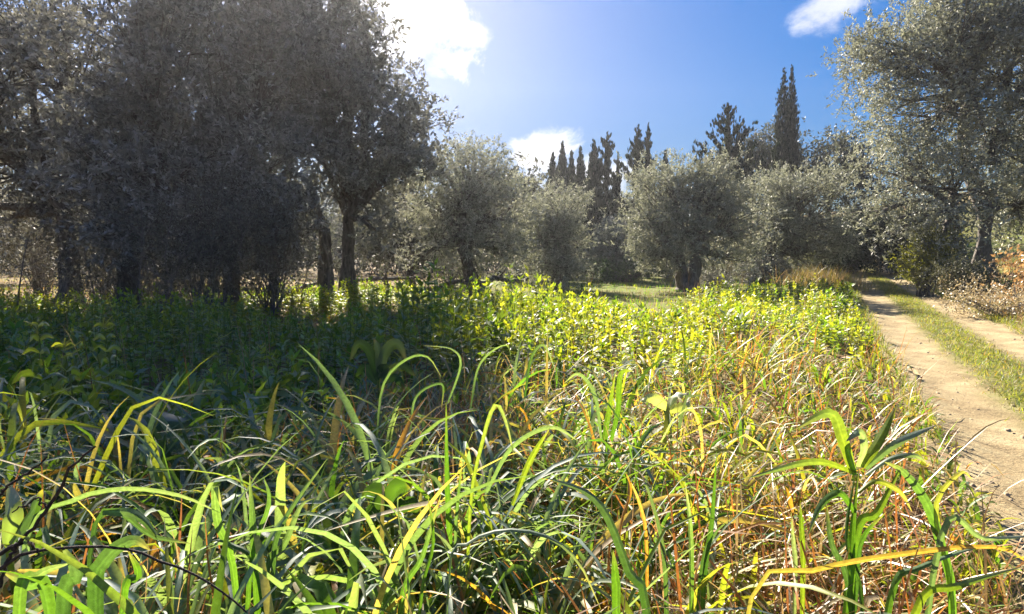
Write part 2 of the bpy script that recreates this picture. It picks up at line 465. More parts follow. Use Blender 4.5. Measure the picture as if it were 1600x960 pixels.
def tree(name, label, cat, base, lobes, seed, fork=None, r0=.2, nl=120, per=14, leaf_n=12, slen=.4, L=.125, W=.042,
         cols=((.05, .06, .035), (.11, .125, .08)), leafm=None, up=.35, droop=0, spread=.28, shell=.45, trunk_pts=None,
         group=None, limbs=None, twig_every=1, stems=None, barkm=None):
    r = np.random.default_rng(seed)
    leafm = leafm or M_OLIVE; barkm = barkm or M_BARK
    lobes = list(lobes)
    for q in range(len(lobes)):      # smaller boughs that break up the outline
        c, R = lobes[q]; dv = norm(r.normal(size=3) * np.array([1, .8, .7]) + np.array([0, 0, .25 if name == 'olive_tree' else -.45]))
        lobes.append((c + dv * R * (.82 if name == 'olive_tree' else .55), R * r.uniform(.28, .45)))
    base = np.asarray(base, float)
    t = thing(name, base, label, cat, group)
    cmean = np.mean([l[0] for l in lobes], 0)
    if fork is None: fork = base + np.array([0, 0, (cmean[2] - base[2]) * .5])
    fork = np.asarray(fork, float)
    stems = stems or [(base, fork)]
    mb = MB()
    for (b, f) in stems:
        b = np.asarray(b, float); f = np.asarray(f, float); k = 20
        mid = (b + f) / 2 + r.normal(0, .13, 3) * np.linalg.norm(f - b) * np.array([1, 1, .2])
        pts = bez(b - np.array([0, 0, .12]), mid, f, k); zz = np.linspace(0, 1, k)
        tube(mb, pts, r0 * (1.0 - .35 * zz) * (1 + .95 * np.exp(-zz * 7)), 18, knob=.27, r=r)
    tk = mb.build('trunk', barkm, t, smooth=True); tk['_o'] = t['_o']; ROOTS.append(tk)
    # main limbs: one towards each lobe
    cen, out, idx, rad = crown_points(lobes, nl, r, shell)
    forks = [np.asarray(s[1], float) for s in stems]
    ends = []
    for i, (c, R) in enumerate(lobes):
        f = min(forks, key=lambda q: np.linalg.norm(q - c))
        e = f + (c - f) * .85
        mid = (f + e) / 2 + r.normal(0, .12, 3) * np.linalg.norm(e - f) + np.array([0, 0, .12 * np.linalg.norm(e - f)])
        m2 = MB(); pts = bez(f - (mid - f) * .06, mid, e, 10)
        tube(m2, pts, np.linspace(r0 * .58, r0 * .17, 10), 8, knob=.10, r=r)
        m2.build('limb', barkm, tk, smooth=True)
        ends.append(pts)
    # twigs to the clumps and leaves, in one crown mesh
    mb = MB()
    for q in range(0, nl, twig_every):
        pts = ends[idx[q]]
        a = pts[int(r.integers(4, 10))]
        b = cen[q] + out[q] * .2
        mid = (a + b) / 2 + r.normal(0, .12, 3) * np.linalg.norm(b - a)
        tube(mb, bez(a, mid, b, 6), np.linspace(r0 * .14, .006, 6), 4, (1, 1, 1), mi=1)
    sprays(mb, cen, out, r, per, leaf_n, slen, L, W, cols, spread, up, droop)
    mb.build('crown', [leafm, barkm], t)
    return t

OLC = ((.11, .125, .085), (.37, .37, .325))
DKC = ((.11, .112, .108), (.29, .283, .268))
def g3(px, d): return G(px, d)

# --- the dark trees on the left
tree('oak_tree', 'dense dark tree at the left edge, its trunk beside the open strip of pale ground', 'tree', g3(105, 17),
     [lobe(-90, 120, 16.5, 190, 190), lobe(80, 60, 17, 150, 190), lobe(20, 260, 17, 120, 110), lobe(110, 300, 17.5, 90, 90), lobe(-100, 330, 17, 110, 60)],
     101, fork=P(100, 330, 17), r0=.26, nl=270, per=15, leaf_n=12, slen=.42, L=.15, W=.062, cols=DKC, leafm=M_OAK, group='dark trees along the left edge')
tree('oak_tree', 'dark thick-crowned tree with reddish trunk rising from the bare thicket on the left', 'tree', g3(205, 15),
     [lobe(230, 70, 15.5, 140, 180), lobe(190, 250, 15, 110, 110), lobe(290, 250, 15.5, 100, 120), lobe(240, 350, 15, 110, 50)],
     102, fork=P(215, 340, 15), r0=.22, nl=265, per=15, leaf_n=12, slen=.4, L=.145, W=.06, cols=DKC, leafm=M_OAK, group='dark trees along the left edge')
tree('oak_tree', 'dark tree just left of the sunlit yellow weeds with hanging leafy boughs', 'tree', g3(362, 16.5),
     [lobe(390, 70, 17, 130, 180), lobe(380, 260, 16, 110, 110), lobe(350, 370, 16, 80, 50), lobe(440, 350, 15.5, 60, 60)],
     103, fork=P(365, 340, 16.5), r0=.2, nl=265, per=15, leaf_n=12, slen=.4, L=.145, W=.06, cols=DKC, leafm=M_OAK, group='dark trees along the left edge')
tree('oak_tree', 'tall two-stemmed dark tree whose crown edge stands against the bright cloud', 'tree', g3(522, 18.5),
     [lobe(500, 110, 18.5, 130, 130), lobe(585, 150, 18.5, 78, 90), lobe(622, 205, 18, 70, 66), lobe(640, 250, 18, 45, 45), lobe(560, 290, 18.5, 95, 80), lobe(460, 290, 18, 75, 75), lobe(480, -30, 19, 90, 80), lobe(440, 380, 17, 45, 40), lobe(600, 345, 18.5, 60, 45), lobe(560, 60, 19, 50, 60)],
     124, r0=.22, nl=270, per=15, leaf_n=12, slen=.42, L=.145, W=.06, cols=((.10, .104, .094), (.28, .275, .25)), leafm=M_OAK, group='dark trees along the left edge',
     stems=[(g3(512, 18.5), P(505, 350, 18.5)), (g3(537, 18.7), P(545, 340, 18.7))])

# --- olives in the middle
tree('olive_tree', 'silvery olive with a leaning dark trunk, left of the middle of the meadow', 'tree', g3(748, 23),
     [lobe(735, 285, 23, 72, 55), lobe(690, 330, 23, 60, 55), lobe(785, 330, 23, 52, 58), lobe(740, 380, 23, 80, 55), lobe(672, 385, 22.5, 45, 45), lobe(800, 395, 23, 40, 35), lobe(750, 255, 23, 40, 32)],
     105, fork=P(718, 372, 23), r0=.26, nl=230, per=14, leaf_n=12, slen=.42, cols=OLC, group='olive trees round the meadow')
tree('olive_tree', 'low round olive with drooping foliage beside the shaded lawn, under the cypresses', 'tree', g3(874, 27),
     [lobe(868, 335, 27, 48, 40), lobe(842, 370, 27, 42, 45), lobe(885, 380, 27, 36, 42), lobe(858, 415, 27, 52, 32), lobe(888, 425, 26.5, 26, 24)],
     106, fork=P(870, 405, 27), r0=.24, nl=200, per=13, leaf_n=12, slen=.42, cols=OLC, group='olive trees round the meadow')
tree('olive_tree', 'small pale olive seen in the gap between the cypresses and the big round olive', 'tree', g3(955, 36),
     [lobe(956, 368, 36, 24, 26), lobe(945, 395, 36, 22, 20), lobe(980, 392, 36, 22, 24)],
     107, r0=.2, nl=110, per=12, leaf_n=11, slen=.5, L=.15, W=.05, cols=OLC, group='olive trees round the meadow')
tree('olive_tree', 'big round olive with a dark forked trunk standing at the edge of the bright weeds', 'tree', g3(1075, 25),
     [lobe(1050, 300, 25, 68, 50), lobe(1120, 300, 25, 60, 54), lobe(1014, 345, 25, 46, 54), lobe(1145, 350, 25, 52, 54), lobe(1065, 355, 25, 72, 48), lobe(1010, 395, 25, 38, 32), lobe(1090, 270, 25, 52, 24), lobe(1135, 402, 25.2, 44, 32), lobe(1040, 400, 24.6, 40, 24)],
     108, fork=P(1082, 385, 25), r0=.27, nl=290, per=14, leaf_n=12, slen=.40, cols=OLC, group='olive trees round the meadow',
     stems=[(g3(1076, 25), P(1083, 385, 25)), (g3(1073, 24.9), P(1060, 400, 24.8))])
tree('olive_tree', 'wide pale olive nearest the left side of the track, dark under its boughs', 'tree', g3(1195, 29),
     [lobe(1245, 300, 29, 62, 42), lobe(1205, 340, 29, 48, 50), lobe(1290, 325, 29.5, 48, 45), lobe(1240, 360, 29, 70, 45), lobe(1305, 375, 30, 38, 34), lobe(1195, 395, 28.5, 40, 30), lobe(1255, 400, 29, 45, 26)],
     109, fork=P(1205, 395, 29), r0=.3, nl=250, per=14, leaf_n=12, slen=.45, L=.13, W=.044, cols=OLC, group='olive trees round the meadow')
# --- the great olive on the right of the track
tree('olive_tree', 'great overhanging olive on the right bank of the track with several twisted stems', 'tree', g3(1535, 24),
     [lobe(1480, 60, 24, 105, 62), lobe(1565, 110, 24, 95, 90), lobe(1400, 105, 24, 80, 48), lobe(1640, 180, 24, 90, 100), lobe(1450, 190, 24, 95, 62), lobe(1545, 240, 24, 80, 60),
      lobe(1395, 270, 23.5, 70, 48), lobe(1480, 290, 23, 75, 55), lobe(1360, 330, 23, 36, 28), lobe(1425, 345, 22.5, 50, 36), lobe(1470, 375, 22.3, 46, 45), lobe(1600, 320, 24, 75, 60), lobe(1560, 10, 24.5, 110, 70), lobe(1350, 75, 24, 42, 26), lobe(1650, 20, 25, 90, 90)],
     110, r0=.24, nl=640, per=15, leaf_n=12, slen=.55, L=.15, W=.052, cols=OLC, up=.2, spread=.42, group='olive trees round the meadow',
     stems=[(g3(1525, 24), P(1545, 330, 24)), (g3(1545, 24.2), P(1548, 325, 24.2)), (P(1547, 330, 24.1), P(1515, 150, 24)), (g3(1518, 23.6), P(1490, 330, 23.3)), (P(1540, 250, 24), P(1575, 165, 24))])

# --- trees behind
BK = ((.045, .05, .04), (.10, .105, .085))
back = [  # px, d, lobes in (px, py, rx, ry), label
    (1290, 46, [(1290, 235, 48, 32), (1330, 250, 42, 35), (1255, 255, 30, 25), (1300, 285, 55, 35)], 'dark olive on the rise behind, right of the twin cypress'),
    (1212, 49, [(1210, 225, 28, 28), (1190, 255, 30, 28), (1225, 260, 30, 30), (1165, 240, 22, 20)], 'grey bushy tree wrapped round the foot of the twin cypress'),
    (815, 38, [(805, 300, 40, 30), (838, 305, 26, 28), (820, 345, 42, 45), (770, 320, 34, 40)], 'hazy olive between the leaning olive and the first cypress'),
    (905, 44, [(905, 370, 30, 24), (885, 350, 22, 24), (925, 392, 24, 22)], 'dark shrubby tree at the foot of the thickest cypress'),
    (640, 31, [(640, 320, 45, 60), (610, 370, 50, 45), (670, 380, 38, 45)], 'olive standing behind the tall two-stemmed tree and the leaning olive'),
    (430, 30, [(430, 330, 70, 70), (480, 380, 55, 40), (380, 390, 50, 45)], 'shaded olive far behind the streak of hanging boughs'),
    (290, 33, [(290, 320, 70, 80), (240, 390, 55, 40), (340, 390, 55, 40)], 'shaded olive far behind the bare thicket'),
    (60, 34, [(60, 330, 80, 65), (0, 380, 60, 38), (130, 385, 60, 36)], 'shaded brownish tree beyond the strip of pale ground'),
    (-110, 28, [(-110, 300, 90, 100), (-60, 380, 60, 38)], 'dark tree beyond the left end of the strip of pale ground'),
    (545, 42, [(545, 370, 60, 45), (600, 385, 50, 30), (500, 380, 40, 30)], 'farthest olive glimpsed under the boughs of the two-stemmed tree'),
    (1660, 30, [(1660, 250, 90, 80), (1600, 330, 70, 50), (1720, 340, 80, 60)], 'shadowy olive up the bank behind the great overhanging olive'),
    (1150, 42, [(1150, 330, 40, 35), (1120, 380, 40, 30), (1180, 390, 40, 30)], 'olive half hidden between the round olive and the pale one'),
    (1030, 44, [(1035, 360, 24, 26), (1015, 385, 18, 20), (1040, 390, 35, 25)], 'olive peeping out behind the left side of the round olive'),
    (1390, 44, [(1390, 290, 60, 50), (1340, 330, 50, 45), (1440, 330, 60, 50), (1390, 370, 70, 35)], 'dark tree closing the far end of the track'),
]
for i, (px, d, lbs, lab) in enumerate(back):
    tree('olive_tree', lab, 'tree', g3(px, d), [lobe(a, b, d, c, e) for (a, b, c, e) in lbs], 200 + i, r0=.22, nl=90 + 10 * len(lbs), per=8, leaf_n=7,
         slen=.6, L=.26, W=.12, cols=BK if d > 29 else DKC, spread=.4, group='trees standing behind the meadow')

# --- cypresses
def cypress(px, top, half, d, seed, label, open_=0.0, base=None, group='cypresses on the skyline', lean=0):
    r = np.random.default_rng(seed); d = d * (.66 if px < 1100 else .78)
    b = G(px, d); tp = P(px + lean, top - 14, d); hgt = tp[2] - b[2]; hw = half * d / FPX
    t = thing('cypress_tree', b, label, 'tree', group)
    mb = MB(); axp = b + (tp - b) * np.linspace(0, .97, 10)[:, None]; axp[0, 2] -= .1
    axp[1:-1, :2] += r.normal(0, .06, (8, 2))
    tube(mb, axp, np.linspace(.17, .02, 10), 8, knob=.08, r=r)
    mb.build('trunk', M_BARK, t, smooth=True)
    n = 1050 if not open_ else (2400 if half > 40 else 900)
    az = r.uniform(0, 2 * PI, n)
    if open_:
        # ragged: foliage gathered in up-swept boughs with gaps between, and a thin leader
        nb = int(22 + hgt * 3); bz = np.sort(r.uniform(.12, .95, nb)); ba = r.uniform(0, 2 * PI, nb)
        k = r.integers(0, nb, n); tt = r.uniform(0, 1, n) ** .8
        bl = r.uniform(.55, 1.3, nb)[k]
        rad = hw * 1.15 * ((1 - bz[k]) * 1.9).clip(0, 1) ** .7 * tt * bl
        z = bz[k] + (rad * 1.3 + r.normal(0, .04, n)) / hgt
        az = ba[k] + r.normal(0, .25, n)
        lead = r.uniform(0, 1, n) < .3
        z = np.where(lead, r.uniform(.1, 1, n), z).clip(.05, 1); rad = np.where(lead, hw * .10 * (1.1 - z), rad)
        jit = (.065 * ((1 - z) * 3).clip(.15, 1))
    else:
        z = 1 - r.uniform(0, 1, n) ** .7 * .95
        prof = ((1 - z) * 1.5).clip(0, 1) ** .8
        rad = hw * 1.45 * prof * r.uniform(0, 1, n) ** .4 * (1 + .25 * np.sin(az * 2 + z * 11 + seed))
        jit = .025 + .06 * prof
    o = np.stack([np.cos(az), np.sin(az), np.zeros(n)], 1)
    pos = b + (tp - b) * z[:, None] + o * rad[:, None]
    mb = MB()
    per = 7
    c = np.repeat(pos, per, 0) + r.normal(0, 1, (n * per, 3)) * np.repeat(jit, per)[:, None]
    up = 1.2 + np.repeat(z, per)[:, None] * 1.5
    ax = norm(np.repeat(o, per, 0) * (.35 if not open_ else .6) + np.array([0, 0, 1.]) * up + r.normal(0, .35, (n * per, 3)))
    nn = norm(r.normal(0, 1, (n * per, 3)))
    K = n * per
    col = mixc(np.array([[.014, .02, .014]]), np.array([[.04, .05, .034]]), r.uniform(0, 1, (K, 1)))
    sc = np.repeat((.5 + .5 * ((1 - z) * 4).clip(0, 1)), per)
    leaves(mb, c, ax, nn, .32 * r.uniform(.6, 1.3, K) * sc, .085 * r.uniform(.7, 1.3, K) * sc, col)
    mb.build('crown', M_CYP, t)
    return t
cypress(864, 253, 10, 62, 301, 'short blunt cypress, leftmost of the skyline row')
cypress(879, 237, 11, 60, 302, 'slim pointed cypress second from the left in the skyline row')
cypress(893, 251, 12, 64, 303, 'cypress merged with its right neighbour, just right of the slim pointed one')
cypress(907, 244, 11, 61, 304, 'cypress with a thin tip just left of the thickest dark cypress')
cypress(925, 233, 14, 58, 305, 'thickest dark column cypress, reaching lowest of the skyline row', lean=3)
cypress(946, 222, 25, 60, 306, 'ragged cypress with jutting side boughs right of the thickest column', .8, lean=3)
cypress(965, 254, 13, 63, 307, 'small thin ragged cypress between the two tall ragged ones', .7, lean=1)
cypress(990, 211, 24, 60, 308, 'tall ragged cypress, left one of the tall pair right of the gap', .8, lean=7)
cypress(1009, 209, 14, 61, 309, 'tall ragged cypress, right one of the tall pair, with a dense lower spire', .6, lean=4)
cypress(1012, 240, 8, 59, 310, 'dense short spire standing against the tall ragged pair')
cypress(1040, 250, 10, 60, 311, 'cypress tip just showing over the left shoulder of the round olive')
cypress(1137, 178, 42, 50, 312, 'broad bushy cypress with upswept boughs above the round olive', .9)
cypress(1217, 122, 14, 54, 313, 'left half of the twin cypress on the rise, its tip slightly lower', lean=8)
cypress(1233, 118, 11, 54.5, 314, 'right half of the twin cypress on the rise, with the highest tip', lean=4)

# ------------------------------------------------------------------ shrubs
def shrub(name, label, cat, lbs, d, seed, nl=60, per=9, leaf_n=9, L=.08, W=.035, cols=DKC, leafm=None, slen=.35, spread=.2, group=None, base_px=None, rd=None, stem_r=.03, up=.35):
    r = np.random.default_rng(seed); leafm = leafm or M_OAK
    px = base_px if base_px is not None else np.mean([l[0] for l in lbs])
    b = G(px, d); t = thing(name, b, label, cat, group)
    lobes = [lobe(a, bb, d, c, e, rd) for (a, bb, c, e) in lbs]
    cen, out, idx, rad = crown_points(lobes, nl, r, .5)
    gz = H(cen[:, 0], cen[:, 1]); cen[:, 2] = np.maximum(cen[:, 2], gz + .08)
    mb = MB()
    for q in range(0, nl, 2):
        a = b + np.array([*r.normal(0, .12, 2), -.05])
        mid = (a + cen[q]) / 2 + np.array([*r.normal(0, .1, 2), .15])
        tube(mb, bez(a, mid, cen[q], 6), np.linspace(stem_r, .005, 6), 4)
    mb.build('stems', M_TWIG, t, smooth=True)
    mb = MB(); sprays(mb, cen, out, r, per, leaf_n, slen, L, W, cols, spread, up)
    mb.build('foliage', leafm, t)
    return t
shrub('shrub', 'dark evergreen shrub closing the end of the track on the left side', 'shrub', [(1345, 380, 48, 45), (1310, 395, 30, 30)], 37, 401, 190, L=.17, W=.075, slen=.5, spread=.35, cols=((.02, .03, .015), (.05, .065, .03)))
shrub('shrub', 'dark evergreen shrub closing the end of the track on the right side', 'shrub', [(1395, 380, 44, 45), (1430, 375, 30, 40)], 36, 402, 190, L=.17, W=.075, slen=.5, spread=.35, cols=((.02, .03, .015), (.05, .065, .03)))
shrub('shrub', 'leafy yellow-green shrub at the foot of the great olive beside the track', 'shrub', [(1440, 410, 32, 30), (1465, 395, 30, 40), (1425, 432, 26, 14)], 22, 403, 120, L=.08, W=.035, cols=((.07, .085, .03), (.15, .15, .05)), leafm=M_WEED)
shrub('shrub', 'low grey shrub between the great olive stems and the dry bank', 'shrub', [(1490, 430, 40, 20), (1530, 440, 45, 18)], 20, 404, 90, L=.07, W=.03, cols=((.07, .075, .04), (.13, .125, .07)))
shrub('shrub', 'bushy undergrowth below the big round olive, right of its trunk', 'shrub', [(1110, 440, 22, 14)], 26, 405, 40, L=.09, W=.04)
shrub('shrub', 'dark low bush under the wide pale olive, just left of the dry grass mound', 'shrub', [(1200, 425, 40, 22), (1170, 430, 26, 16)], 28, 406, 90, L=.09, W=.035)
shrub('shrub', 'dark green brushy mound behind the shaded lawn', 'shrub', [(960, 425, 40, 14), (1000, 420, 30, 16)], 33, 407, 110, L=.1, W=.04, cols=((.035, .06, .02), (.08, .12, .035)))
shrub('shrub', 'light twiggy shrub beyond the round olive trunk, catching sun', 'shrub', [(1130, 425, 40, 16), (1090, 420, 30, 14)], 36, 408, 90, L=.1, W=.04, cols=((.12, .11, .07), (.2, .18, .11)))
shrub('orange_sapling', 'sapling with orange dead leaves at the right edge above the dry bank', 'sapling', [(1588, 422, 15, 22), (1602, 450, 20, 22)], 16, 409, 22, per=5, leaf_n=5, L=.12, W=.06, cols=((.34, .20, .09), (.50, .36, .2)), leafm=M_DRY, stem_r=.014)
shrub('bramble_thicket', 'pale dry bramble heap along the right bank of the track', 'bramble', [(1560, 480, 60, 22), (1510, 468, 45, 14), (1620, 500, 60, 30)], 15.5, 410, 150, per=8, leaf_n=6, L=.06, W=.03, cols=((.27, .24, .16), (.50, .45, .33)), leafm=M_DRY, stem_r=.012)

def far_wood():
    r = np.random.default_rng(77); mb = MB()
    n = 2600
    x = r.uniform(-80, 16, n); y = r.uniform(44, 62, n) + .1 * np.abs(x)
    top = 5.5 + 1.8 * wav(x * .35, y * .3)
    z = H(x, y) + r.uniform(0, 1, n) ** 1.2 * top
    c = np.stack([x, y, z], 1); o = norm(r.normal(size=(n, 3)) + np.array([0, -.6, .4]))
    sprays(mb, c, o, r, 5, 6, .9, .42, .2, BK, .55)
    tag(mb.build('far_wood', M_OAK), 'dark wood closing the view far behind the left trees', 'wood', kind='stuff')
far_wood()

# bare thicket under the left trees
def bare_sapling(px, top, d, seed, label, lean=0, r0=.02):
    r = np.random.default_rng(seed); b = G(px, d); tp = P(px + lean, top, d)
    t = thing('bare_sapling', b, label, 'sapling', 'bare saplings under the left trees')
    mb = MB(); main = spline([b - np.array([0, 0, .05]), b + (tp - b) * .3 + r.normal(0, .08, 3), b + (tp - b) * .65 + r.normal(0, .12, 3), tp], 16)
    tube(mb, main, np.linspace(r0, .006, 16), 6, knob=.05, r=r); st = mb.build('stem', M_TWIG, t, smooth=True); st['_o'] = t['_o']; ROOTS.append(st)
    for k in range(5):
        a = main[int(r.integers(4, 14))]; ln = r.uniform(.4, 1.1)
        e = a + np.array([r.normal(0, .6), r.normal(0, .4), r.uniform(.2, .9)]) * ln
        m2 = MB(); pts = spline([a, (a + e) / 2 + r.normal(0, .1, 3), e], 8); tube(m2, pts, np.linspace(r0 * .5, .004, 8), 5)
        for q in range(3):
            a2 = pts[int(r.integers(2, 7))]; e2 = a2 + r.normal(0, .28, 3) + np.array([0, 0, .12])
            tube(m2, spline([a2, (a2 + e2) / 2 + r.normal(0, .04, 3), e2], 4), np.linspace(.006, .003, 4), 4)
        m2.build('branch', M_TWIG, st, smooth=True)
labs = ['bare stem with forked top in front of the reddish trunk', 'thin bare upright stem left of the hanging boughs', 'pale forked bare sapling right of the reddish trunk', 'bare crooked sapling leaning over the nettles', 'bare sapling near the pale strip of ground at far left', 'thin stem close to the sunlit weeds', 'short bare sapling between the pale strip and the reddish trunk', 'bare slender stem right beside the third dark trunk']
for i, (px, top, d, ln) in enumerate([(205, 340, 13.5, 8), (222, 300, 13, -3), (262, 310, 12.6, 12), (240, 370, 13, 60), (20, 330, 14, 40), (425, 360, 14.5, -12), (150, 350, 14, -25), (345, 330, 13.6, 20)]):
    bare_sapling(px, top, d, 500 + i, labs[i], ln)
for i, (px, py, d, lab) in enumerate([(300, 395, 14, 'dark tangled thicket below the third dark tree'), (190, 410, 14.5, 'dark tangled thicket round the reddish trunk'), (410, 410, 15, 'grey twiggy bush beside the sunlit yellow weeds'), (50, 400, 20, 'brown twiggy thicket behind the strip of pale ground'), (245, 440, 16.5, 'low dark brush at the foot of the reddish trunk'), (340, 440, 17.5, 'low dark brush between the third dark trunk and the bare saplings'), (150, 425, 18, 'low dark brush just right of the leftmost dark trunk'), (690, 410, 29, 'dim brush far behind the leaning olive')]):
    shrub('twiggy_bush', lab, 'bush', [(px, py, 70, 60), (px + 25, py - 60, 60, 55)], d, 520 + i, 130, per=7, leaf_n=8, L=.10, W=.032, cols=((.07, .065, .055), (.15, .14, .115)), slen=.6, spread=.3, stem_r=.014)

# fallen branches, post, stake
def branch_thing(name, label, cat, pts, rad, seed, mat, group=None, stubs=3):
    r = np.random.default_rng(seed); p = [P(*q) if isinstance(q, tuple) else q for q in pts]
    base = p[0].copy(); base[2] = H(base[0], base[1])
    t = thing(name, base, label, cat, group); mb = MB(); main = spline(p, 22)
    main += r.normal(0, rad * .25, main.shape)
    tube(mb, main, np.linspace(rad, rad * .55, 22), 9, knob=.14, r=r); mb.build('stem', mat, t, smooth=True)
    for k in range(stubs):
        a = main[int(r.integers(4, 19))]; e = a + np.array([r.normal(0, .5), r.normal(0, .4), r.uniform(.1, .7)])
        m2 = MB(); tube(m2, spline([a, (a + e) / 2 + r.normal(0, .08, 3), e], 8), np.linspace(rad * .4, rad * .08, 8), 6, knob=.1, r=r); m2.build('side_branch', mat, t, smooth=True)
    return t
FB = 'fallen boughs under the left trees'
branch_thing('fallen_branch', 'dark fallen bough lying left of the two-stemmed tree', 'branch', [(446, 459, 18), (480, 448, 18.6), (508, 440, 19)], .075, 601, M_BARK, FB)
branch_thing('fallen_branch', 'long thin dark bough lying between the two-stemmed tree and the stump post', 'branch', [(548, 440, 21), (575, 437, 21.5), (606, 436, 22), (660, 433, 23)], .07, 602, M_BARK, FB)
branch_thing('fallen_branch', 'short dark bough on the pale ground right of the two-stemmed tree', 'branch', [(552, 455, 18.6), (575, 464, 18), (592, 466, 18)], .06, 603, M_BARK, FB)
branch_thing('fallen_branch', 'sagging dark bough right of the leaning olive trunk', 'branch', [(752, 444, 22.6), (775, 434, 23), (800, 440, 23), (826, 437, 23.3)], .11, 604, M_BARK, FB)
branch_thing('fallen_branch', 'low crooked bough reaching from the leaning olive towards the left', 'branch', [(745, 452, 22.5), (720, 440, 22.5), (690, 446, 22.5), (675, 458, 22)], .09, 605, M_BARK, FB)
branch_thing('stump_post', 'short dark stump post standing on the pale ground under the trees', 'post', [g3(603, 22) - np.array([0, 0, .1]), P(603, 431, 22)], .11, 606, M_BARK, stubs=1)
branch_thing('wooden_stake', 'thin pale leaning stake poking up behind the bright weeds', 'stake', [g3(1163, 21) - np.array([0, 0, .1]), P(1166, 455, 21), P(1175, 433, 21)], .028, 607, M_POST, stubs=0)

# ------------------------------------------------------------------ grass and weeds
def blades(mb, root, az, tilt, bend, L, W, c0, c1, r, segs=7, cols3=True, kink=None, twist=None, minz=.015):
    """arching ribbon blades, vectorised"""
    n = len(root); T = np.linspace(0, 1, segs + 1)
    kk = np.full(n, .5) if kink is None else kink
    prog = T[None] ** 1.5
    th = tilt[:, None] + bend[:, None] * prog
    if kink is not None:
        sharp = sstep(0, 1, (T[None] - kk[:, None]) / .30 + .5)
        isk = (r.uniform(0, 1, n) < .33)[:, None]
        th = np.where(isk, tilt[:, None] + bend[:, None] * (.25 * T[None] + .85 * sharp), th)
    ds = (L / segs)[:, None]
    hx = np.concatenate([np.zeros((n, 1)), np.cumsum(np.sin(th[:, :-1]) * ds, 1)], 1)
    hz = np.concatenate([np.zeros((n, 1)), np.cumsum(np.cos(th[:, :-1]) * ds, 1)], 1)
    d = np.stack([np.cos(az), np.sin(az), np.zeros(n)], 1)
    q = np.stack([-np.sin(az), np.cos(az), np.zeros(n)], 1)
    wob = (r.normal(0, .05, n) * L)[:, None] * T[None] ** 2
    ctr = root[:, None] + d[:, None] * hx[..., None] + q[:, None] * wob[..., None]
    ctr[..., 2] += hz
    g = H(ctr[..., 0], ctr[..., 1]) + minz + .03 * r.uniform(0, 1, (n, 1))
    ctr[..., 2] = np.maximum(ctr[..., 2], g)
    tan = d[:, None] * np.sin(th)[..., None] + np.array([0, 0, 1.])[None, None] * np.cos(th)[..., None]
    tw = (r.normal(0, .35, n) if twist is None else twist)[:, None] + (r.normal(0, .6, n))[:, None] * T[None]
    nr = np.cross(tan, q[:, None] * np.ones_like(tan))
    sd = q[:, None] * np.cos(tw)[..., None] + nr * np.sin(tw)[..., None]
    nr2 = np.cross(tan, sd)
    prof = (.55 + .45 * np.sin(np.minimum(T * 1.5, 1) * PI / 2)) * (1 - T ** 3.2) + .02
    w = W[:, None] * prof[None] * .5
    tt = T[None, :, None]
    col = c0[:, None] * (1 - tt ** 2) + c1[:, None] * tt ** 2
    if cols3:
        V = np.stack([ctr - sd * w[..., None] + nr2 * (w * .35)[..., None], ctr, ctr + sd * w[..., None] + nr2 * (w * .35)[..., None]], 2)
        C = np.stack([col, col * 1.12, col], 2)
        m = 3
    else:
        V = np.stack([ctr - sd * w[..., None], ctr + sd * w[..., None]], 2); C = np.stack([col, col], 2); m = 2
    S1 = segs + 1
    b = (np.arange(n) * S1 * m)[:, None, None]; i = np.arange(segs)[None, :, None] * m; j = np.arange(m - 1)[None, None]
    k = b + i + j
    F = np.stack([k, k + 1, k + m + 1, k + m], -1).reshape(-1, 4)
    mb.add(V.reshape(-1, 3), F, C.reshape(-1, 3))

def fr(n, d0, d1, r, pw=1.0, wid=.95, pad=.8):
    d = d0 + (d1 - d0) * r.uniform(0, 1, n) ** pw
    x = r.uniform(-1, 1, n) * (wid * d + pad)
    return x, d

GREEN = np.array([.075, .135, .026]); BLUEG = np.array([.13, .18, .11]); YEL = np.array([.22, .225, .035]); DEWY = np.array([.16, .21, .165])
STRAW = np.array([.40, .30, .15]); ORNG = np.array([.42, .19, .055]); BROWN = np.array([.16, .075, .03])
def nmix(n, r, items):
    p = np.array([i[1] for i in items], float); p /= p.sum()
    k = r.choice(len(items), n, p=p)
    return np.array([i[0] for i in items])[k] * r.uniform(.75, 1.3, (n, 1)) * r.uniform(.93, 1.07, (n, 3))

def grass_zone(x, y):
    """1 where the coarse grass grows, 0 where the leafy weeds take over"""
    s, u = track_su(x, y)
    lim = 3.6 + 3.0 * sstep(-.55, .05, x / np.maximum(y, .1)) + 2.2 * sstep(.15, .5, x / np.maximum(y, .1)) + .7 * wav(x * 1.3, y * 1.3)
    return sstep(lim + .6, lim - .6, y) * (s < .0)

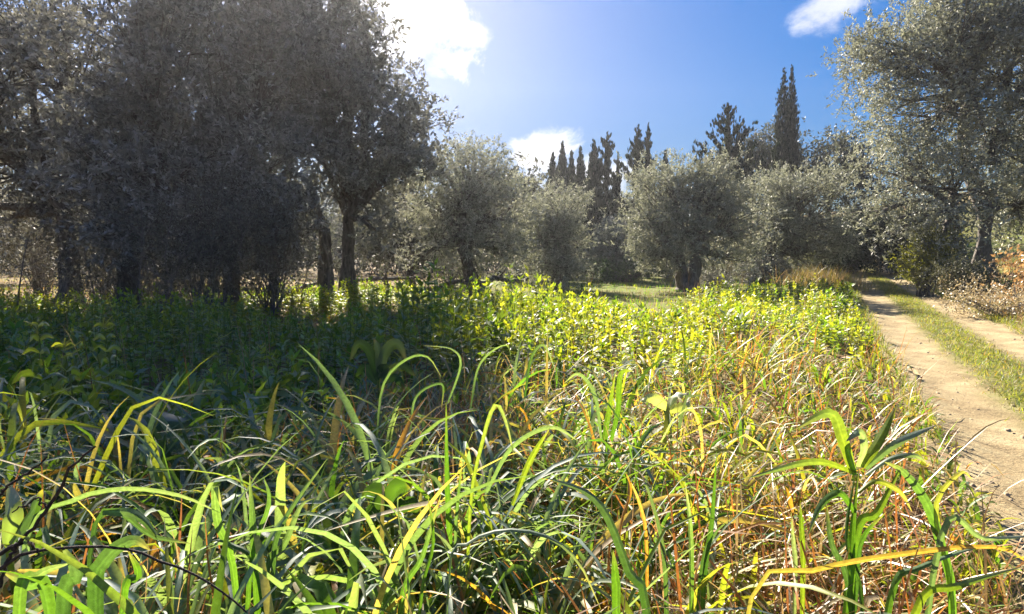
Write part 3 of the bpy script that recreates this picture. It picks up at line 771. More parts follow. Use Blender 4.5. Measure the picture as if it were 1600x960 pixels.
def edge_low(s):
    return .28 + .72 * sstep(-.1, -1.9, s)
r = np.random.default_rng(21)
def tufts(n, d0, d1, pw, k, sp):
    """roots gathered in tufts of k blades"""
    m = n // k; x, d = fr(m, d0, d1, r, pw); sz = r.uniform(.6, 1.15, m)
    X = np.repeat(x, k) + r.normal(0, sp, m * k); Y = np.repeat(d, k) + r.normal(0, sp, m * k)
    return X, Y, np.repeat(sz, k), np.repeat(np.arange(m), k)
def grass_cols(x, y):
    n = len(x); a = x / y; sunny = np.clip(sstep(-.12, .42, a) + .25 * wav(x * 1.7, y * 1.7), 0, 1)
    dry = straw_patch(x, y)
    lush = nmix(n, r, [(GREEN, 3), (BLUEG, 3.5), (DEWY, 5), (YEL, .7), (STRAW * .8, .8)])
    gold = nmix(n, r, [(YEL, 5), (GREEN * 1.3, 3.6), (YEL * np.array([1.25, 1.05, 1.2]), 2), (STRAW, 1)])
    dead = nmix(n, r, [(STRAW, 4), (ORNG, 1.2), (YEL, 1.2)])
    c = np.where((r.uniform(0, 1, n) < sunny)[:, None], gold, lush)  # more golden blades towards the sunlit right, sunlight put into their colour
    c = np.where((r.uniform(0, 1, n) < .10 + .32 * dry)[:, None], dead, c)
    c1 = mixc(c, nmix(n, r, [(BLUEG, 3), (STRAW, 1), (YEL, 1.5)]), r.uniform(0, .7, (n, 1)) ** 2)
    return c, c1
# near blades
def near_grass():
    mb = MB()
    n = 6800
    x, y, sz, tid = tufts(n, .95, 3.4, 1.0, 7, .035)
    s, u = track_su(x, y)
    n = len(x); keep = (s < -.12) & (np.hypot(x, y) > 1.05); x, y, s, sz = x[keep], y[keep], s[keep], sz[keep]; n = len(x)
    root = np.stack([x, y, H(x, y) + r.uniform(0, .12, n)], 1)
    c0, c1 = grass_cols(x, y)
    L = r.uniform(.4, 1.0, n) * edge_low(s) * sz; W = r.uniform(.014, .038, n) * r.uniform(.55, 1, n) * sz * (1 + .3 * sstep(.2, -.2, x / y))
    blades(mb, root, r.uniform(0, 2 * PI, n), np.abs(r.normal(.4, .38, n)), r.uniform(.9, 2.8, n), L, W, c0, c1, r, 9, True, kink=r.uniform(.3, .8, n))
    tag(mb.build('meadow_grass', M_GRASS), 'broad dewy grass blades in the near foreground', 'grass', kind='stuff')
    return mb.tris()
def mid_grass():
    mb = MB(); n = 21000
    x, y, sz, tid = tufts(n, 3.0, 15, 1.2, 7, .045)
    keep = r.uniform(0, 1, len(x)) < grass_zone(x, y); x, y, sz = x[keep], y[keep], sz[keep]; n = len(x)
    root = np.stack([x, y, H(x, y) + r.uniform(0, .14, n)], 1)
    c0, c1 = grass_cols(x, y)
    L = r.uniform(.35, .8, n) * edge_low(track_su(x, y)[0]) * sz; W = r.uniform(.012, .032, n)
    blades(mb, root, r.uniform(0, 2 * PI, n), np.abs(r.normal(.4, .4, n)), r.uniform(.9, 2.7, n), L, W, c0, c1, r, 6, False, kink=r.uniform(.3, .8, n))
    tag(mb.build('meadow_grass', M_GRASS), 'arching lodged grass spreading over the middle of the meadow', 'grass', kind='stuff')
    return mb.tris()
def straw_patch(x, y):
    a = x / np.maximum(y, .3)
    right = sstep(.0, .2, a) * sstep(.75, .5, a) * sstep(4.2, 2.6, y)
    mid = sstep(-.28, -.15, a) * sstep(.15, 0, a) * sstep(3.0, 3.6, y) * sstep(5.5, 4.6, y)
    return np.clip(.18 + .40 * right + .75 * mid + .3 * wav(x * 2.2, y * 2.2), .08, 1)
def straw():
    mb = MB(); n = 34000
    x, y = fr(n, .9, 9, r, 1.5)
    s, u = track_su(x, y)
    patch = straw_patch(x, y)
    keep = (s < 0) & (r.uniform(0, 1, n) < np.maximum(grass_zone(x, y), .05) * patch) & (np.hypot(x, y) > .95); x, y = x[keep], y[keep]; n = len(x)
    root = np.stack([x, y, H(x, y) + r.uniform(0, .22, n)], 1)
    c0 = nmix(n, r, [(STRAW, 3), (ORNG, 3.2), (BROWN * 1.6, 1.5)])
    blades(mb, root, r.uniform(0, 2 * PI, n), np.abs(r.normal(.9, .5, n)), r.uniform(-.2, 1.6, n), r.uniform(.25, .7, n), r.uniform(.004, .011, n), c0, c0 * .95, r, 5, False, kink=r.uniform(.3, .8, n))
    tag(mb.build('dry_straw', M_DRY), 'tangled orange and brown dead straw between the green blades', 'straw', kind='stuff')
    return mb.tris()

def weed_plants(mb, x, y, h, r, cols, leaf_L=.075, nlev=9, lw=.42):
    """leafy upright weeds: stem plus whorls of drooping leaves, brighter young tips"""
    n = len(x); b = np.stack([x, y, H(x, y)], 1)
    lean = r.normal(0, .10, (n, 2))
    T = np.linspace(0, 1, 5)
    ctr = b[:, None] + np.stack([lean[:, 0:1] * h[:, None] * T ** 1.5, lean[:, 1:2] * h[:, None] * T ** 1.5, h[:, None] * T], -1)
    w = .006 * (1 - .6 * T)
    sd = np.array([1., .3, 0]) * w[None, :, None]
    V = np.stack([ctr - sd, ctr + sd], 2)
    k = (np.arange(n) * 10)[:, None] + np.arange(4)[None] * 2
    F = np.stack([k, k + 1, k + 3, k + 2], -1).reshape(-1, 4)
    cs = np.repeat(cols, 10, 0) * .8
    mb.add(V.reshape(-1, 3), F, cs)
    lv = (np.arange(nlev) + .6) / nlev
    tt = np.clip(.12 + .88 * lv[None] + r.normal(0, .03, (n, nlev)), .05, 1)
    for s2 in range(3):
        az = r.uniform(0, 2 * PI, (n, nlev))
        p = b[:, None] + np.stack([lean[:, 0:1] * h[:, None] * tt ** 1.5, lean[:, 1:2] * h[:, None] * tt ** 1.5, h[:, None] * tt], -1)
        el = .15 + .9 * tt ** 3 + r.normal(0, .25, (n, nlev)) - .3 * (1 - tt)
        ax = np.stack([np.cos(az) * np.cos(el), np.sin(az) * np.cos(el), np.sin(el)], -1).reshape(-1, 3)
        nn = norm(np.array([0, 0, 1.]) + r.normal(0, .4, ax.shape))
        LL = (leaf_L * (1.15 - .55 * tt) * r.uniform(.7, 1.3, (n, nlev))).reshape(-1)
        cc = np.repeat(cols, nlev, 0) * (1 + .35 * (tt.reshape(-1, 1) ** 2)) * r.uniform(.8, 1.2, (n * nlev, 1))
        leaves(mb, p.reshape(-1, 3), ax, nn, LL, LL * lw, cc, fold=.2)
def weeds():
    mb = MB(); n = 11000
    x, y = fr(n, 3.2, 25, r, 1.1, .9, 1.0)
    s, u = track_su(x, y)
    z = grass_zone(x, y)
    a = x / y
    far = 19 - 6.0 * sstep(-.02, .06, a) * sstep(.30, .22, a) + 4 * sstep(.35, .5, a) + 3.5 * sstep(-.40, -.34, a) * sstep(-.10, -.16, a)   # a bay of lawn in front of the round olive
    keep = (s < -.25) & (r.uniform(0, 1, n) > z) & (y < far); x, y = x[keep], y[keep]; n = len(x); a = a[keep]
    clump = np.clip(.5 + .34 * wav(x * .8 + 3, y * .8) + .24 * wav(x * 2.3, y * 2.1 + 1), 0, 1)
    keep2 = r.uniform(0, 1, n) < .35 + .65 * clump; x, y, a, clump = x[keep2], y[keep2], a[keep2], clump[keep2]; n = len(x)
    tall = np.exp(-(((x + .1) / 1.5) ** 2 + ((y - 9.8) / 1.5) ** 2)) * .75
    h = np.clip((.24 + .58 * clump ** 1.5) * (1 - .3 * sstep(-.15, -.4, a) * sstep(9, 13, y)) + tall + r.normal(0, .11, n), .15, 1.25) * (.55 + .45 * sstep(-.2, -2.5, track_su(x, y)[0]))
    bay = sstep(-.03, .06, a) * sstep(.34, .26, a) * sstep(9, 12, y); h = h * (1 - .45 * bay)
    gap = sstep(-.42, -.34, a) * sstep(-.08, -.16, a) * sstep(9.5, 11, y) * sstep(15.2, 14.2, y)
    h = np.where(y > 19, np.clip(h, .4, .7), h * (1 - .5 * gap)); h = np.where((y > 14.6) & (y < 19) & (a > -.38) & (a < -.16), np.clip(h, .5, .8), h)
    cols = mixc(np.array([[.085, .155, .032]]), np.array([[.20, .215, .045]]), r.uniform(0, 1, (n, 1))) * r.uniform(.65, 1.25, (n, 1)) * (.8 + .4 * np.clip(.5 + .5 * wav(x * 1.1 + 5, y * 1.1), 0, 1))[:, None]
    sun = sstep(-.1, .12, a)[:, None]; cols = mixc(cols, cols * np.array([[1.22, 1.14, 1.0]]), sun)  # yellower and brighter towards the right: sunlight put into the weed colour
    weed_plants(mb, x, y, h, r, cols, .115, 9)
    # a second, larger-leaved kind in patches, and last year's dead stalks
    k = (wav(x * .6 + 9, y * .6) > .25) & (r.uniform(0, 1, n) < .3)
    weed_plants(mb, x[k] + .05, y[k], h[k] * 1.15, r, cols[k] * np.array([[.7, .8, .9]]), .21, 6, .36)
    tag(mb.build('weeds', M_WEED), 'dense leafy green weeds filling the meadow behind the grass', 'weeds', kind='stuff')
    return mb.tris()
def stalks():
    mb = MB(); n = 900
    x, y = fr(n, 4, 20, r, 1.1, .9, 1.0); s, u = track_su(x, y)
    keep = (s < -.6) & (r.uniform(0, 1, n) > grass_zone(x, y) * .8); x, y = x[keep], y[keep]; n = len(x)
    root = np.stack([x, y, H(x, y)], 1); c0 = nmix(n, r, [(STRAW, 3), (BROWN * 1.3, 2), (STRAW * .6, 2)])
    blades(mb, root, r.uniform(0, 2 * PI, n), np.abs(r.normal(.12, .15, n)), r.uniform(0, .8, n), r.uniform(.5, 1.05, n), r.uniform(.004, .008, n), c0, c0, r, 5, False)
    tag(mb.build('dead_stalks', M_DRY), 'thin dead stalks standing among the weeds', 'stalks', kind='stuff')
    return mb.tris()
def lawn():
    mb = MB(); n = 26000
    x, y = fr(n, 13, 48, r, 1.4, .85, 1.0)
    s, u = track_su(x, y); keep = (s < -.2); x, y = x[keep], y[keep]; n = len(x)
    root = np.stack([x, y, H(x, y)], 1)
    shade = sstep(-.12, -.02, x / y)  # share of green blades, rising from the left towards the middle
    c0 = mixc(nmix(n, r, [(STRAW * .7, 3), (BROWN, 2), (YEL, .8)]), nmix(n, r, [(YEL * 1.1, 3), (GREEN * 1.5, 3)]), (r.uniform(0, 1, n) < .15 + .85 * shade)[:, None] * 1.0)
    blades(mb, root, r.uniform(0, 2 * PI, n), np.abs(r.normal(.3, .2, n)), r.uniform(.2, 1.2, n), r.uniform(.10, .22, n), r.uniform(.012, .03, n), c0, c0, r, 2, False)
    tag(mb.build('lawn_grass', M_GRASS), 'short grass under and between the olive trees', 'grass', kind='stuff')
    return mb.tris()
def track_grass():
    mb = MB(); n = 36000
    u = 1 + 37 * r.uniform(0, 1, n) ** 1.25; w = r.uniform(0, 1, n)
    mid = 1.27 + r.uniform(-1, 1, n) * .38 + r.normal(0, .08, n); right = TW + np.abs(r.normal(0, .55, n)) - .05
    left = -np.abs(r.normal(0, .25, n)) + .03
    s = np.where(w < .7, mid, np.where(w < .87, right, left))
    x = TA[0] + u * TT[0] + s * TN[0]; y = TA[1] + u * TT[1] + s * TN[1]
    root = np.stack([x, y, H(x, y) - .01], 1)
    c0 = nmix(n, r, [(YEL * .95, 5), (STRAW * .8, 1.2), (GREEN, 2), (ORNG * .7, .4)])
    Ls = np.where(w < .7, r.uniform(.05, .14, n), r.uniform(.08, .3, n))
    blades(mb, root, r.uniform(0, 2 * PI, n), np.abs(r.normal(.5, .35, n)), r.uniform(.2, 1.6, n), Ls, r.uniform(.005, .013, n), c0, mixc(c0, STRAW[None], .25), r, 2, False)
    tag(mb.build('verge_grass', M_GRASS), 'short yellowed grass on the middle strip and verges of the track', 'grass', kind='stuff')
    return mb.tris()
def bank_grass():
    mb = MB(); n = 13000
    u = 2 + 34 * r.uniform(0, 1, n) ** 1.2; s = TW + .3 + np.abs(r.normal(0, 2.2, n))
    x = TA[0] + u * TT[0] + s * TN[0]; y = TA[1] + u * TT[1] + s * TN[1]
    root = np.stack([x, y, H(x, y)], 1)
    c0 = nmix(n, r, [(STRAW, 4), (STRAW * np.array([1, .85, .8]), 3), (ORNG, .7), (YEL, 1.4)])
    blades(mb, root, r.uniform(0, 2 * PI, n), np.abs(r.normal(.6, .4, n)), r.uniform(0, 1.8, n), r.uniform(.15, .55, n), r.uniform(.006, .014, n), c0, c0, r, 4, False)
    tag(mb.build('bank_straw', M_DRY), 'pale dry grass and litter on the bank right of the track', 'dry grass', kind='stuff')
    return mb.tris()
def pebbles():
    mb = MB(); n = 1000
    u = -3 + 30 * r.uniform(0, 1, n) ** 1.5; s = np.where(r.uniform(0, 1, n) < .6, r.uniform(0, .95, n), r.uniform(1.5, TW, n))
    x = TA[0] + u * TT[0] + s * TN[0]; y = TA[1] + u * TT[1] + s * TN[1]; z = H(x, y) - .002
    sz = .004 + .016 * r.uniform(0, 1, n) ** 4
    cube = np.array([[-1, -1, -.5], [1, -1, -.5], [1, 1, -.5], [-1, 1, -.5], [-.7, -.7, .7], [.7, -.7, .7], [.7, .7, .7], [-.7, .7, .7]])
    V = np.stack([x, y, z], 1)[:, None] + (cube[None] + r.normal(0, .22, (n, 8, 3))) * sz[:, None, None]
    q = np.array([[0, 1, 5, 4], [1, 2, 6, 5], [2, 3, 7, 6], [3, 0, 4, 7], [4, 5, 6, 7]])
    F = (np.arange(n) * 8)[:, None, None] + q[None]
    c = np.repeat(r.uniform(.26, .44, (n, 1)) * np.array([[1, .76, .50]]), 8, 0)
    mb.add(V.reshape(-1, 3), F, c)
    tag(mb.build('gravel', M_STONE), 'small loose stones scattered in the wheel ruts', 'gravel', kind='stuff')
    return mb.tris()

# ------------------------------------------------------------------ single plants that stand out in the foreground
def ribbon(mb, pts, w, c0, c1, r, k=14, roll=0.0, fold=.3, oval=False, wave=0.0):
    p = spline(pts, k); T = np.linspace(0, 1, k)
    t = norm(np.gradient(p, axis=0)); view = norm(p - np.array([0, 0, CZ]))
    sd = norm(np.cross(t, view)); nr = np.cross(sd, t)
    a = roll + .5 * np.sin(T * 2.2 + r.uniform(0, 6))
    s2 = sd * np.cos(a)[:, None] + nr * np.sin(a)[:, None]; n2 = np.cross(s2, t)
    if oval: prof = np.sin(np.clip(T * .93 + .07, 0, 1) ** .85 * PI) ** .75 + .03
    else: prof = (.6 + .4 * np.sin(np.minimum(T * 1.6, 1) * PI / 2)) * (1 - T ** 3.5) + .03
    hw = w * .5 * prof
    m = 5 if oval else 9; q = np.linspace(-1, 1, m); st = r.uniform(.82, 1.18, m); st[m // 2] = 1.3; age = sstep(.75, 1.0, T) * r.uniform(0, .8)
    V = p[:, None] + s2[:, None] * (hw[:, None] * q[None])[..., None] + n2[:, None] * (hw[:, None] * (fold * np.abs(q)[None]))[..., None]
    if wave:
        V = V + n2[:, None] * (wave * w * np.sin(T[:, None] * 19 + q[None] * 2 + r.uniform(0, 6)) * np.abs(q)[None])[..., None]
    C = (np.asarray(c0)[None] * (1 - T[:, None] ** 2) + np.asarray(c1)[None] * T[:, None] ** 2)[:, None] * st[None, :, None]
    C = C * (1 - age[:, None, None]) + STRAW * .8 * age[:, None, None]
    i = np.arange(k - 1)[:, None] * m; j = np.arange(m - 1)[None]
    F = np.stack([i + j, i + j + 1, i + m + j + 1, i + m + j], -1).reshape(-1, 4)
    mb.add(V.reshape(-1, 3), F, C.reshape(-1, 3))
LG = np.array([.075, .15, .02]); DG = np.array([.035, .075, .022]); GB = np.array([.10, .15, .09]); PALE = np.array([.22, .26, .19]); YG = np.array([.17, .21, .03])
def grass_plant(label, d, lvs, seed, group='single grass plants in the foreground', name='coarse_grass_plant'):
    """lvs: (points [(px, py, extra depth)], width in photo pixels, colour, tip colour)"""
    r = np.random.default_rng(seed)
    f = lvs[0][0][0]; b = P(f[0], f[1], d + (f[2] if len(f) > 2 else 0)); b[2] = H(b[0], b[1])
    t = thing(name, b, label, 'grass plant', group)
    for (pts, w, c0, c1) in lvs:
        q = [P(a[0], a[1], d + (a[2] if len(a) > 2 else 0)) for a in pts]
        if pts[0][1] > 800 or q[0][2] > H(q[0][0], q[0][1]) + .05 and len(pts[0]) < 4 and pts is lvs[0][0]:
            g = q[0] + (q[0] - q[1]) * .45; g[2] = H(g[0], g[1]) - .02; q = [g] + q
        mb = MB(); ribbon(mb, q, w * .72 * d / FPX, c0 * r.uniform(.85, 1.15), c1, r, 16, r.normal(0, .35))
        mb.build('leaf', M_GRASS, t, smooth=True)
    return t
grass_plant('tall broad-leaved grass plant with a whorl of blades at the lower right', 1.75, [
    ([(1330, 958), (1331, 840), (1342, 728)], 17, LG, LG), ([(1345, 940, .02), (1322, 840), (1338, 730)], 14, DG, LG), ([(1336, 800), (1312, 770), (1282, 790), (1262, 838, -.05)], 17, LG, GB), ([(1334, 850), (1372, 800), (1412, 722, .1)], 20, LG, YG), ([(1328, 930), (1300, 850), (1290, 780, .05)], 16, DG, GB), ([(1340, 770), (1368, 752), (1405, 768), (1425, 800)], 13, YG, STRAW), ([(1338, 900), (1350, 840), (1385, 800)], 15, DG, LG), ([(1336, 742), (1325, 700), (1330, 660, .06)], 16, LG, YG),
    ([(1334, 740), (1318, 690), (1297, 646), (1240, 672, -.05)], 26, YG, GB), ([(1346, 730), (1372, 690), (1402, 632, .05)], 22, YG, LG),
    ([(1352, 732), (1405, 690), (1466, 663, .1)], 18, GB, PALE), ([(1338, 740), (1270, 722), (1165, 748, -.1)], 16, YG, GB),
    ([(1342, 730), (1352, 700), (1344, 675), (1322, 690, -.1)], 22, PALE, GB), ([(1352, 742), (1392, 716), (1430, 712), (1450, 726)], 14, GB, PALE)], 700)
grass_plant('bent grass blade standing right of the whorled plant, its tip folded over to the left', 1.65, [
    ([(1490, 955), (1474, 860), (1448, 785), (1412, 738), (1382, 722, -.05)], 24, LG, GB), ([(1490, 955), (1462, 800), (1500, 740), (1520, 750, .1)], 12, YG, STRAW)], 701)
grass_plant('dark arching blade curving up and left from the bottom edge near the centre', 1.45, [
    ([(1012, 958), (985, 895), (952, 810), (915, 768), (850, 746, -.08)], 30, DG, GB), ([(964, 958), (962, 905), (958, 860)], 24, LG, LG)], 702)
grass_plant('straight upright green blade left of the picture centre', 2.1, [
    ([(703, 850), (699, 740), (697, 628)], 15, LG, LG), ([(712, 850), (716, 780), (722, 720)], 9, GB, LG)], 703)
grass_plant('sharply bent sunlit blade with a grey drooping tip beside the upright blade', 2.0, [
    ([(735, 800), (755, 690), (774, 634), (790, 660), (803, 712)], 13, YG, PALE), ([(800, 790), (828, 720), (860, 668)], 13, YG, YG), ([(760, 770), (800, 700), (860, 668), (905, 690)], 11, GB, PALE)], 704)
grass_plant('long silvery arching blade over the dry patch at lower left', 1.7, [
    ([(40, 850), (110, 785), (195, 765), (280, 775), (345, 802)], 15, GB, PALE), ([(160, 800), (215, 805), (255, 850)], 22, GB, LG), ([(150, 820), (240, 840), (300, 850, -.1)], 16, DG, GB)], 705)
grass_plant('clump of broad upright blades left of centre with one pale folded top', 1.7, [
    ([(402, 900), (396, 820), (390, 742)], 22, LG, GB), ([(365, 900), (340, 820), (336, 760), (348, 800)], 20, LG, PALE), ([(425, 910), (440, 820), (512, 716)], 16, DG, GB), ([(415, 905), (445, 850), (470, 790), (500, 775)], 15, DG, PALE), ([(390, 900), (420, 790), (412, 745)], 12, LG, GB), ([(405, 905), (360, 850), (325, 845)], 14, DG, GB)], 706)
grass_plant('frosty grey blade with a blunt bent top, left of the low central arch', 1.55, [
    ([(642, 955), (634, 880), (622, 785), (632, 782)], 17, GB, PALE), ([(625, 955), (660, 870), (690, 770)], 14, LG, GB), ([(655, 955), (676, 850), (668, 770)], 12, LG, LG)], 707)
grass_plant('thin pale blade bowing in a low arch at the bottom centre', 1.5, [
    ([(700, 900), (728, 850), (785, 828), (855, 838), (905, 880), (940, 955)], 14, GB, PALE)], 708)
grass_plant('pair of grey-green blades, one with a whitish squared tip, right of the dark arching blade', 1.75, [
    ([(1042, 955), (1036, 850), (1012, 762), (1000, 760)], 14, DG, PALE), ([(1080, 925), (1078, 820), (1070, 752)], 13, LG, PALE * 1.5), ([(1100, 905), (1112, 820), (1120, 705)], 13, DG, LG), ([(1095, 905), (1115, 840), (1140, 812)], 12, DG, GB)], 709)
grass_plant('long dying tan-orange blade lying across the lower right corner', 1.45, [
    ([(1175, 935), (1270, 893), (1400, 868), (1555, 855), (1620, 890, .1)], 15, np.array([.26, .20, .08]), ORNG * .9)], 710)
grass_plant('green blades slanting in from the right edge beneath the tan blade', 1.6, [
    ([(1430, 960), (1500, 915), (1600, 885, .1)], 18, YG, LG), ([(1390, 940), (1440, 885), (1560, 845, .1)], 16, LG, GB), ([(1470, 840), (1540, 842), (1640, 835, .1)], 14, GB, PALE)], 711)
grass_plant('bright upright tuft of blades in the sunlit grass just right of centre', 3.2, [
    ([(945, 690), (952, 640), (962, 582)], 13, LG, YG), ([(955, 690), (966, 640), (970, 585), (990, 580)], 13, LG, YG), ([(940, 690), (930, 620), (905, 585), (880, 600)], 9, GB, PALE)], 712)
grass_plant('loose tuft of long bowed blades at the middle of the lodged grass', 3.4, [
    ([(590, 680), (600, 600), (635, 562), (668, 558), (690, 590)], 7, GB, GB), ([(640, 680), (650, 620), (690, 600), (690, 640)], 7, GB, DG), ([(735, 640), (750, 570), (790, 540), (800, 570)], 7, GB, PALE), ([(820, 620), (830, 560), (850, 540), (868, 580)], 7, DG, PALE), ([(700, 630), (720, 570), (705, 545), (660, 540)], 6, GB, PALE)], 713)
grass_plant('broad low leaves spreading in the bottom left corner below the bramble', 1.35, [
    ([(75, 955), (45, 915), (5, 895)], 40, LG, GB), ([(100, 955), (120, 900), (95, 850)], 34, DG, GB), ([(150, 955), (160, 880), (205, 845), (235, 860)], 36, DG, GB), ([(30, 955), (60, 900), (110, 880)], 26, LG, PALE), ([(190, 955), (215, 900), (200, 860)], 22, LG, LG)], 714)
grass_plant('yellowing upright blades in the brown straw at right of centre', 1.9, [
    ([(1255, 900), (1252, 820), (1250, 785)], 12, YG, LG), ([(1242, 905), (1240, 850), (1236, 800)], 11, PALE, PALE), ([(965, 850), (985, 770), (978, 740)], 10, ORNG, ORNG), ([(1010, 860), (1000, 790), (980, 742)], 9, ORNG, STRAW)], 715)

def broad_plant(label, d, lvs, seed, group=None):
    r = np.random.default_rng(seed); f = lvs[0][0][0]
    b = P(f[0], f[1], d); b[2] = H(b[0], b[1]); t = thing('broad_leaf_plant', b, label, 'plant', group)
    mb = MB(); tube(mb, spline([b - np.array([0, 0, .03]), (b + P(f[0], f[1], d)) / 2 + .01, P(f[0], f[1], d)], 6), .008, 6, (.1, .14, .05)); mb.build('stem', M_WEED, t, smooth=True)
    for (pts, w, c0, c1) in lvs:
        mb = MB(); ribbon(mb, [P(a[0], a[1], d + (a[2] if len(a) > 2 else 0)) for a in pts], w * d / FPX, c0, c1, r, 14, r.normal(0, .3), .25, True, .07)
        mb.build('leaf', M_WEED, t, smooth=True)
broad_plant('grey thistle-like plant with big drooping leaves between weeds and grass', 4.6, [
    ([(590, 595), (578, 552), (560, 538), (546, 565)], 15, DG, GB * .7), ([(592, 588), (604, 548), (622, 538), (636, 566)], 17, GB * .8, GB * .7), ([(595, 592), (625, 572), (650, 588)], 15, GB * .7, DG), ([(588, 592), (600, 575), (596, 620)], 15, DG, GB * .7),
    ([(590, 600), (570, 575), (556, 590)], 14, DG, DG), ([(592, 590), (592, 548), (584, 530)], 12, GB * .8, GB), ([(594, 600), (618, 590), (634, 612)], 14, DG, DG)], 720)
broad_plant('dark plant with one huge flat leaf behind the grass at lower left', 3.3, [
    ([(180, 700), (215, 660), (270, 658), (305, 680)], 40, DG, GB * .7), ([(175, 700), (150, 680), (120, 690)], 36, DG, DG), ([(185, 702), (230, 690), (262, 712)], 34, DG, DG)], 721)
broad_plant('wet grey broad leaf curling at the left edge above the bramble twigs', 1.7, [
    ([(12, 850), (20, 800), (8, 748, .1)], 26, GB, PALE * .7), ([(15, 850), (50, 800), (66, 765)], 20, DG, DG)], 722)
broad_plant('pale thistle rosette beside the brown patch right of centre', 4.0, [
    ([(1045, 640), (1020, 622), (1000, 628)], 18, PALE * 1.3, PALE * 1.3), ([(1045, 640), (1055, 618), (1075, 615)], 18, PALE * 1.3, PALE), ([(1045, 642), (1075, 635), (1085, 645)], 16, PALE, PALE)], 723)
broad_plant('dark leafy plant down in the shadowed hollow between the grass clumps', 2.3, [
    ([(610, 800), (590, 770), (565, 775)], 34, DG, DG), ([(612, 800), (620, 765), (645, 755)], 34, DG, DG), ([(612, 802), (640, 790), (655, 805)], 28, DG, DG), ([(608, 805), (585, 800), (570, 815)], 28, DG, DG)], 724)

def tall_weed(px, top, d, seed, label, nlev=7, leaf_L=.12, col=(.07, .125, .03), tipc=(.20, .22, .07), group='tall weeds standing above the rest'):
    """one nettle-like weed, each leaf a part"""
    r = np.random.default_rng(seed); b = G(px, d); tp = P(px, top, d); h = tp[2] - b[2]
    t = thing('tall_weed', b, label, 'weed', group)
    main = spline([b - np.array([0, 0, .03]), b + (tp - b) * .5 + np.array([.02, .01, 0]), tp], 12)
    mb = MB(); tube(mb, main, np.linspace(.008, .003, 12), 6, (.12, .16, .06)); mb.build('stem', M_WEED, t, smooth=True)
    for i in range(nlev):
        f = .38 + .6 * i / (nlev - 1); p = b + (tp - b) * f
        for k in range(2 if i < nlev - 1 else 3):
            az = i * 1.57 + k * PI + r.normal(0, .3); LL = leaf_L * (1.15 - .7 * f ** 2) * r.uniform(.8, 1.2)
            dr = np.array([math.cos(az), math.sin(az), 0]); e = .55 * f + .1
            q = [p, p + dr * LL * .5 + np.array([0, 0, LL * e * .6]), p + dr * LL + np.array([0, 0, LL * (e - .55)])]
            cc = mixc(np.array(col), np.array(tipc), f ** 3) * r.uniform(.85, 1.15)
            mb = MB(); ribbon(mb, q, LL * .36, cc, cc * 1.1, r, 8, r.normal(.6, .7), .35, True, .05); mb.build('leaf', M_WEED, t, smooth=True)
    for k in range(4):
        a = b + (tp - b) * r.uniform(.88, 1); e = a + np.array([r.normal(0, .04), r.normal(0, .04), r.uniform(.03, .07)])
        mb = MB(); tube(mb, spline([a, (a + e) / 2 + r.normal(0, .006, 3), e], 6), np.linspace(.006, .003, 6), 5, (.30, .32, .13)); mb.build('flower_spike', M_WEED, t, smooth=True)
for i, (px, top, d, L_, lab) in enumerate([
        (58, 508, 4.3, .16, 'tall pale-tipped weed nearest the left edge, its top leaves hanging'), (163, 508, 4.6, .16, 'tall weed with a forked pale seed head, second from the left edge'),
        (100, 540, 4.1, .13, 'shorter bright-topped weed between the two tall ones at left'), (340, 525, 5.4, .11, 'yellowish weed tip in the shaded nettles below the third dark tree'),
        (626, 545, 4.7, .12, 'small leafy weed just right of the grey thistle-like plant'), (855, 432, 9.5, .15, 'tallest bright weed sticking up in the middle, before the shaded lawn'),
        (838, 448, 9.8, .14, 'tall weed just left of the tallest bright one'), (926, 458, 10.5, .13, 'lone bright weed spike right of the tallest one, against the lawn'),
        (730, 470, 10.5, .13, 'dark bushy weed in the shade left of the tallest bright one'), (470, 478, 12.5, .14, 'sunlit yellow weed standing below the hanging boughs'),
        (555, 484, 12.5, .13, 'sunlit yellow weed in front of the pale ground'), (1105, 455, 12, .12, 'bright weed beside the trunk of the round olive'), (685, 478, 10.2, .12, 'weed on the edge between shade and sunlit yellow patch')]):
    tall_weed(px, top, d, 730 + i, lab, leaf_L=L_, tipc=(.22, .25, .06))

def bramble():
    r = np.random.default_rng(760); d = 1.35
    b = P(5, 860, d); g = b.copy(); g[2] = H(g[0], g[1])
    t = thing('bare_bramble', g, 'dark bare thorny twigs reaching in from the bottom left corner', 'bramble')
    for pts, w in [([(-10, 870), (40, 840), (75, 795), (110, 735), (148, 698)], 7), ([(-10, 900), (30, 870), (75, 858), (180, 856), (260, 880), (330, 915), (385, 955)], 6), ([(-10, 780), (25, 752), (72, 716)], 5),
                   ([(30, 850), (10, 880), (-5, 930)], 7), ([(75, 795), (58, 780), (20, 800)], 4), ([(40, 842), (60, 862), (45, 880)], 4)]:
        q = spline([P(a, c, d) for a, c in pts], 18); q += r.normal(0, .002, q.shape)
        mb = MB(); tube(mb, q, np.linspace(w, w * .5, 18) * .5 * d / FPX, 7, knob=.12, r=r)
        for k in range(1, 17, 2):
            e = q[k] + norm(r.normal(0, 1, 3)) * .012; tube(mb, np.array([q[k], (q[k] + e) / 2, e]), [.0018, .001, .0002], 4)
        mb.build('stem', M_BRAM, t, smooth=True)
bramble()
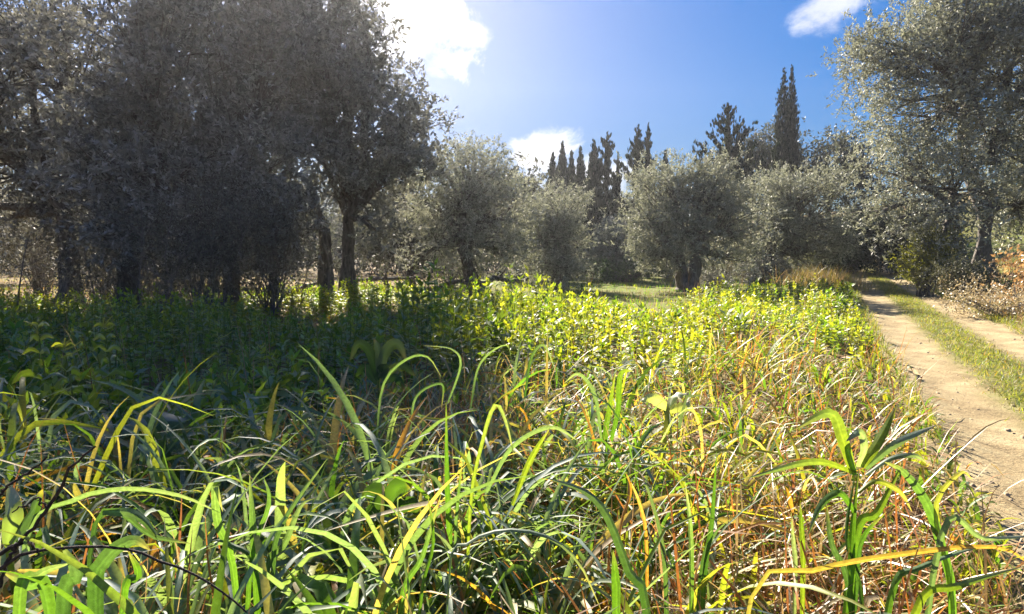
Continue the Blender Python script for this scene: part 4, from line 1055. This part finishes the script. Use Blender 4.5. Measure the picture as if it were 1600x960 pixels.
def dry_mound():
    """tuft of tall dry grass beside the far track, one thing"""
    r = np.random.default_rng(770); b = G(1296, 24.5); t = thing('dry_grass_tussock', b, 'golden tussock of tall dry grass where the track meets the pale olive', 'grass tussock')
    n = 1500; x = b[0] + r.normal(0, .75, n); y = b[1] + r.normal(0, .6, n)
    root = np.stack([x, y, H(x, y)], 1); c0 = nmix(n, r, [(STRAW, 3), (STRAW * np.array([1.0, 1.05, .75]), 3), (YEL, 2.5)])
    mb = MB(); blades(mb, root, r.uniform(0, 2 * PI, n), np.abs(r.normal(.3, .25, n)), r.uniform(.2, 1.2, n), r.uniform(.5, 1.1, n), r.uniform(.008, .016, n), c0, c0, r, 4, False)
    mb.build('blades', M_DRY, t)
dry_mound()

def col_mat(name, rough=.9):
    m, N, L = newmat(name); out = N('ShaderNodeOutputMaterial'); pb = N('ShaderNodeBsdfPrincipled'); pb.inputs['Roughness'].default_value = rough
    at = N('ShaderNodeAttribute'); at.attribute_name = 'Col'; L(at.outputs['Color'], pb.inputs['Base Color']); L(pb.outputs[0], out.inputs['Surface']); return m
M_STONE = col_mat('stone')
counts = [f() for f in (near_grass, mid_grass, straw, weeds, stalks, lawn, track_grass, bank_grass, pebbles)]
tot = sum(len(o.data.polygons) * 2 for o in bpy.data.objects if o.type == 'MESH')
print('TRIS', counts, tot)
if GLARE_HAZE > 0:  # scattering volume added to imitate lens glare over the left trees
    mb = MB()
    x0, x1, y0, y1, z0, z1 = -90, 90, -40, 110, -3.0, 30.0
    V = np.array([[x0, y0, z0], [x1, y0, z0], [x1, y1, z0], [x0, y1, z0], [x0, y0, z1], [x1, y0, z1], [x1, y1, z1], [x0, y1, z1]])
    m, N, L = newmat('glare_haze_air'); out = N('ShaderNodeOutputMaterial'); pv = N('ShaderNodeVolumePrincipled')
    pv.inputs['Color'].default_value = (.90, .92, 1, 1); pv.inputs['Density'].default_value = GLARE_HAZE; pv.inputs['Anisotropy'].default_value = .7
    L(pv.outputs[0], out.inputs['Volume'])
    mb.add(V, [[0, 3, 2, 1], [4, 5, 6, 7], [0, 1, 5, 4], [1, 2, 6, 5], [2, 3, 7, 6], [3, 0, 4, 7]])
    tag(mb.build('glare_haze', m), kind='stuff')
for o in ROOTS:
    if '_o' in o: del o['_o']
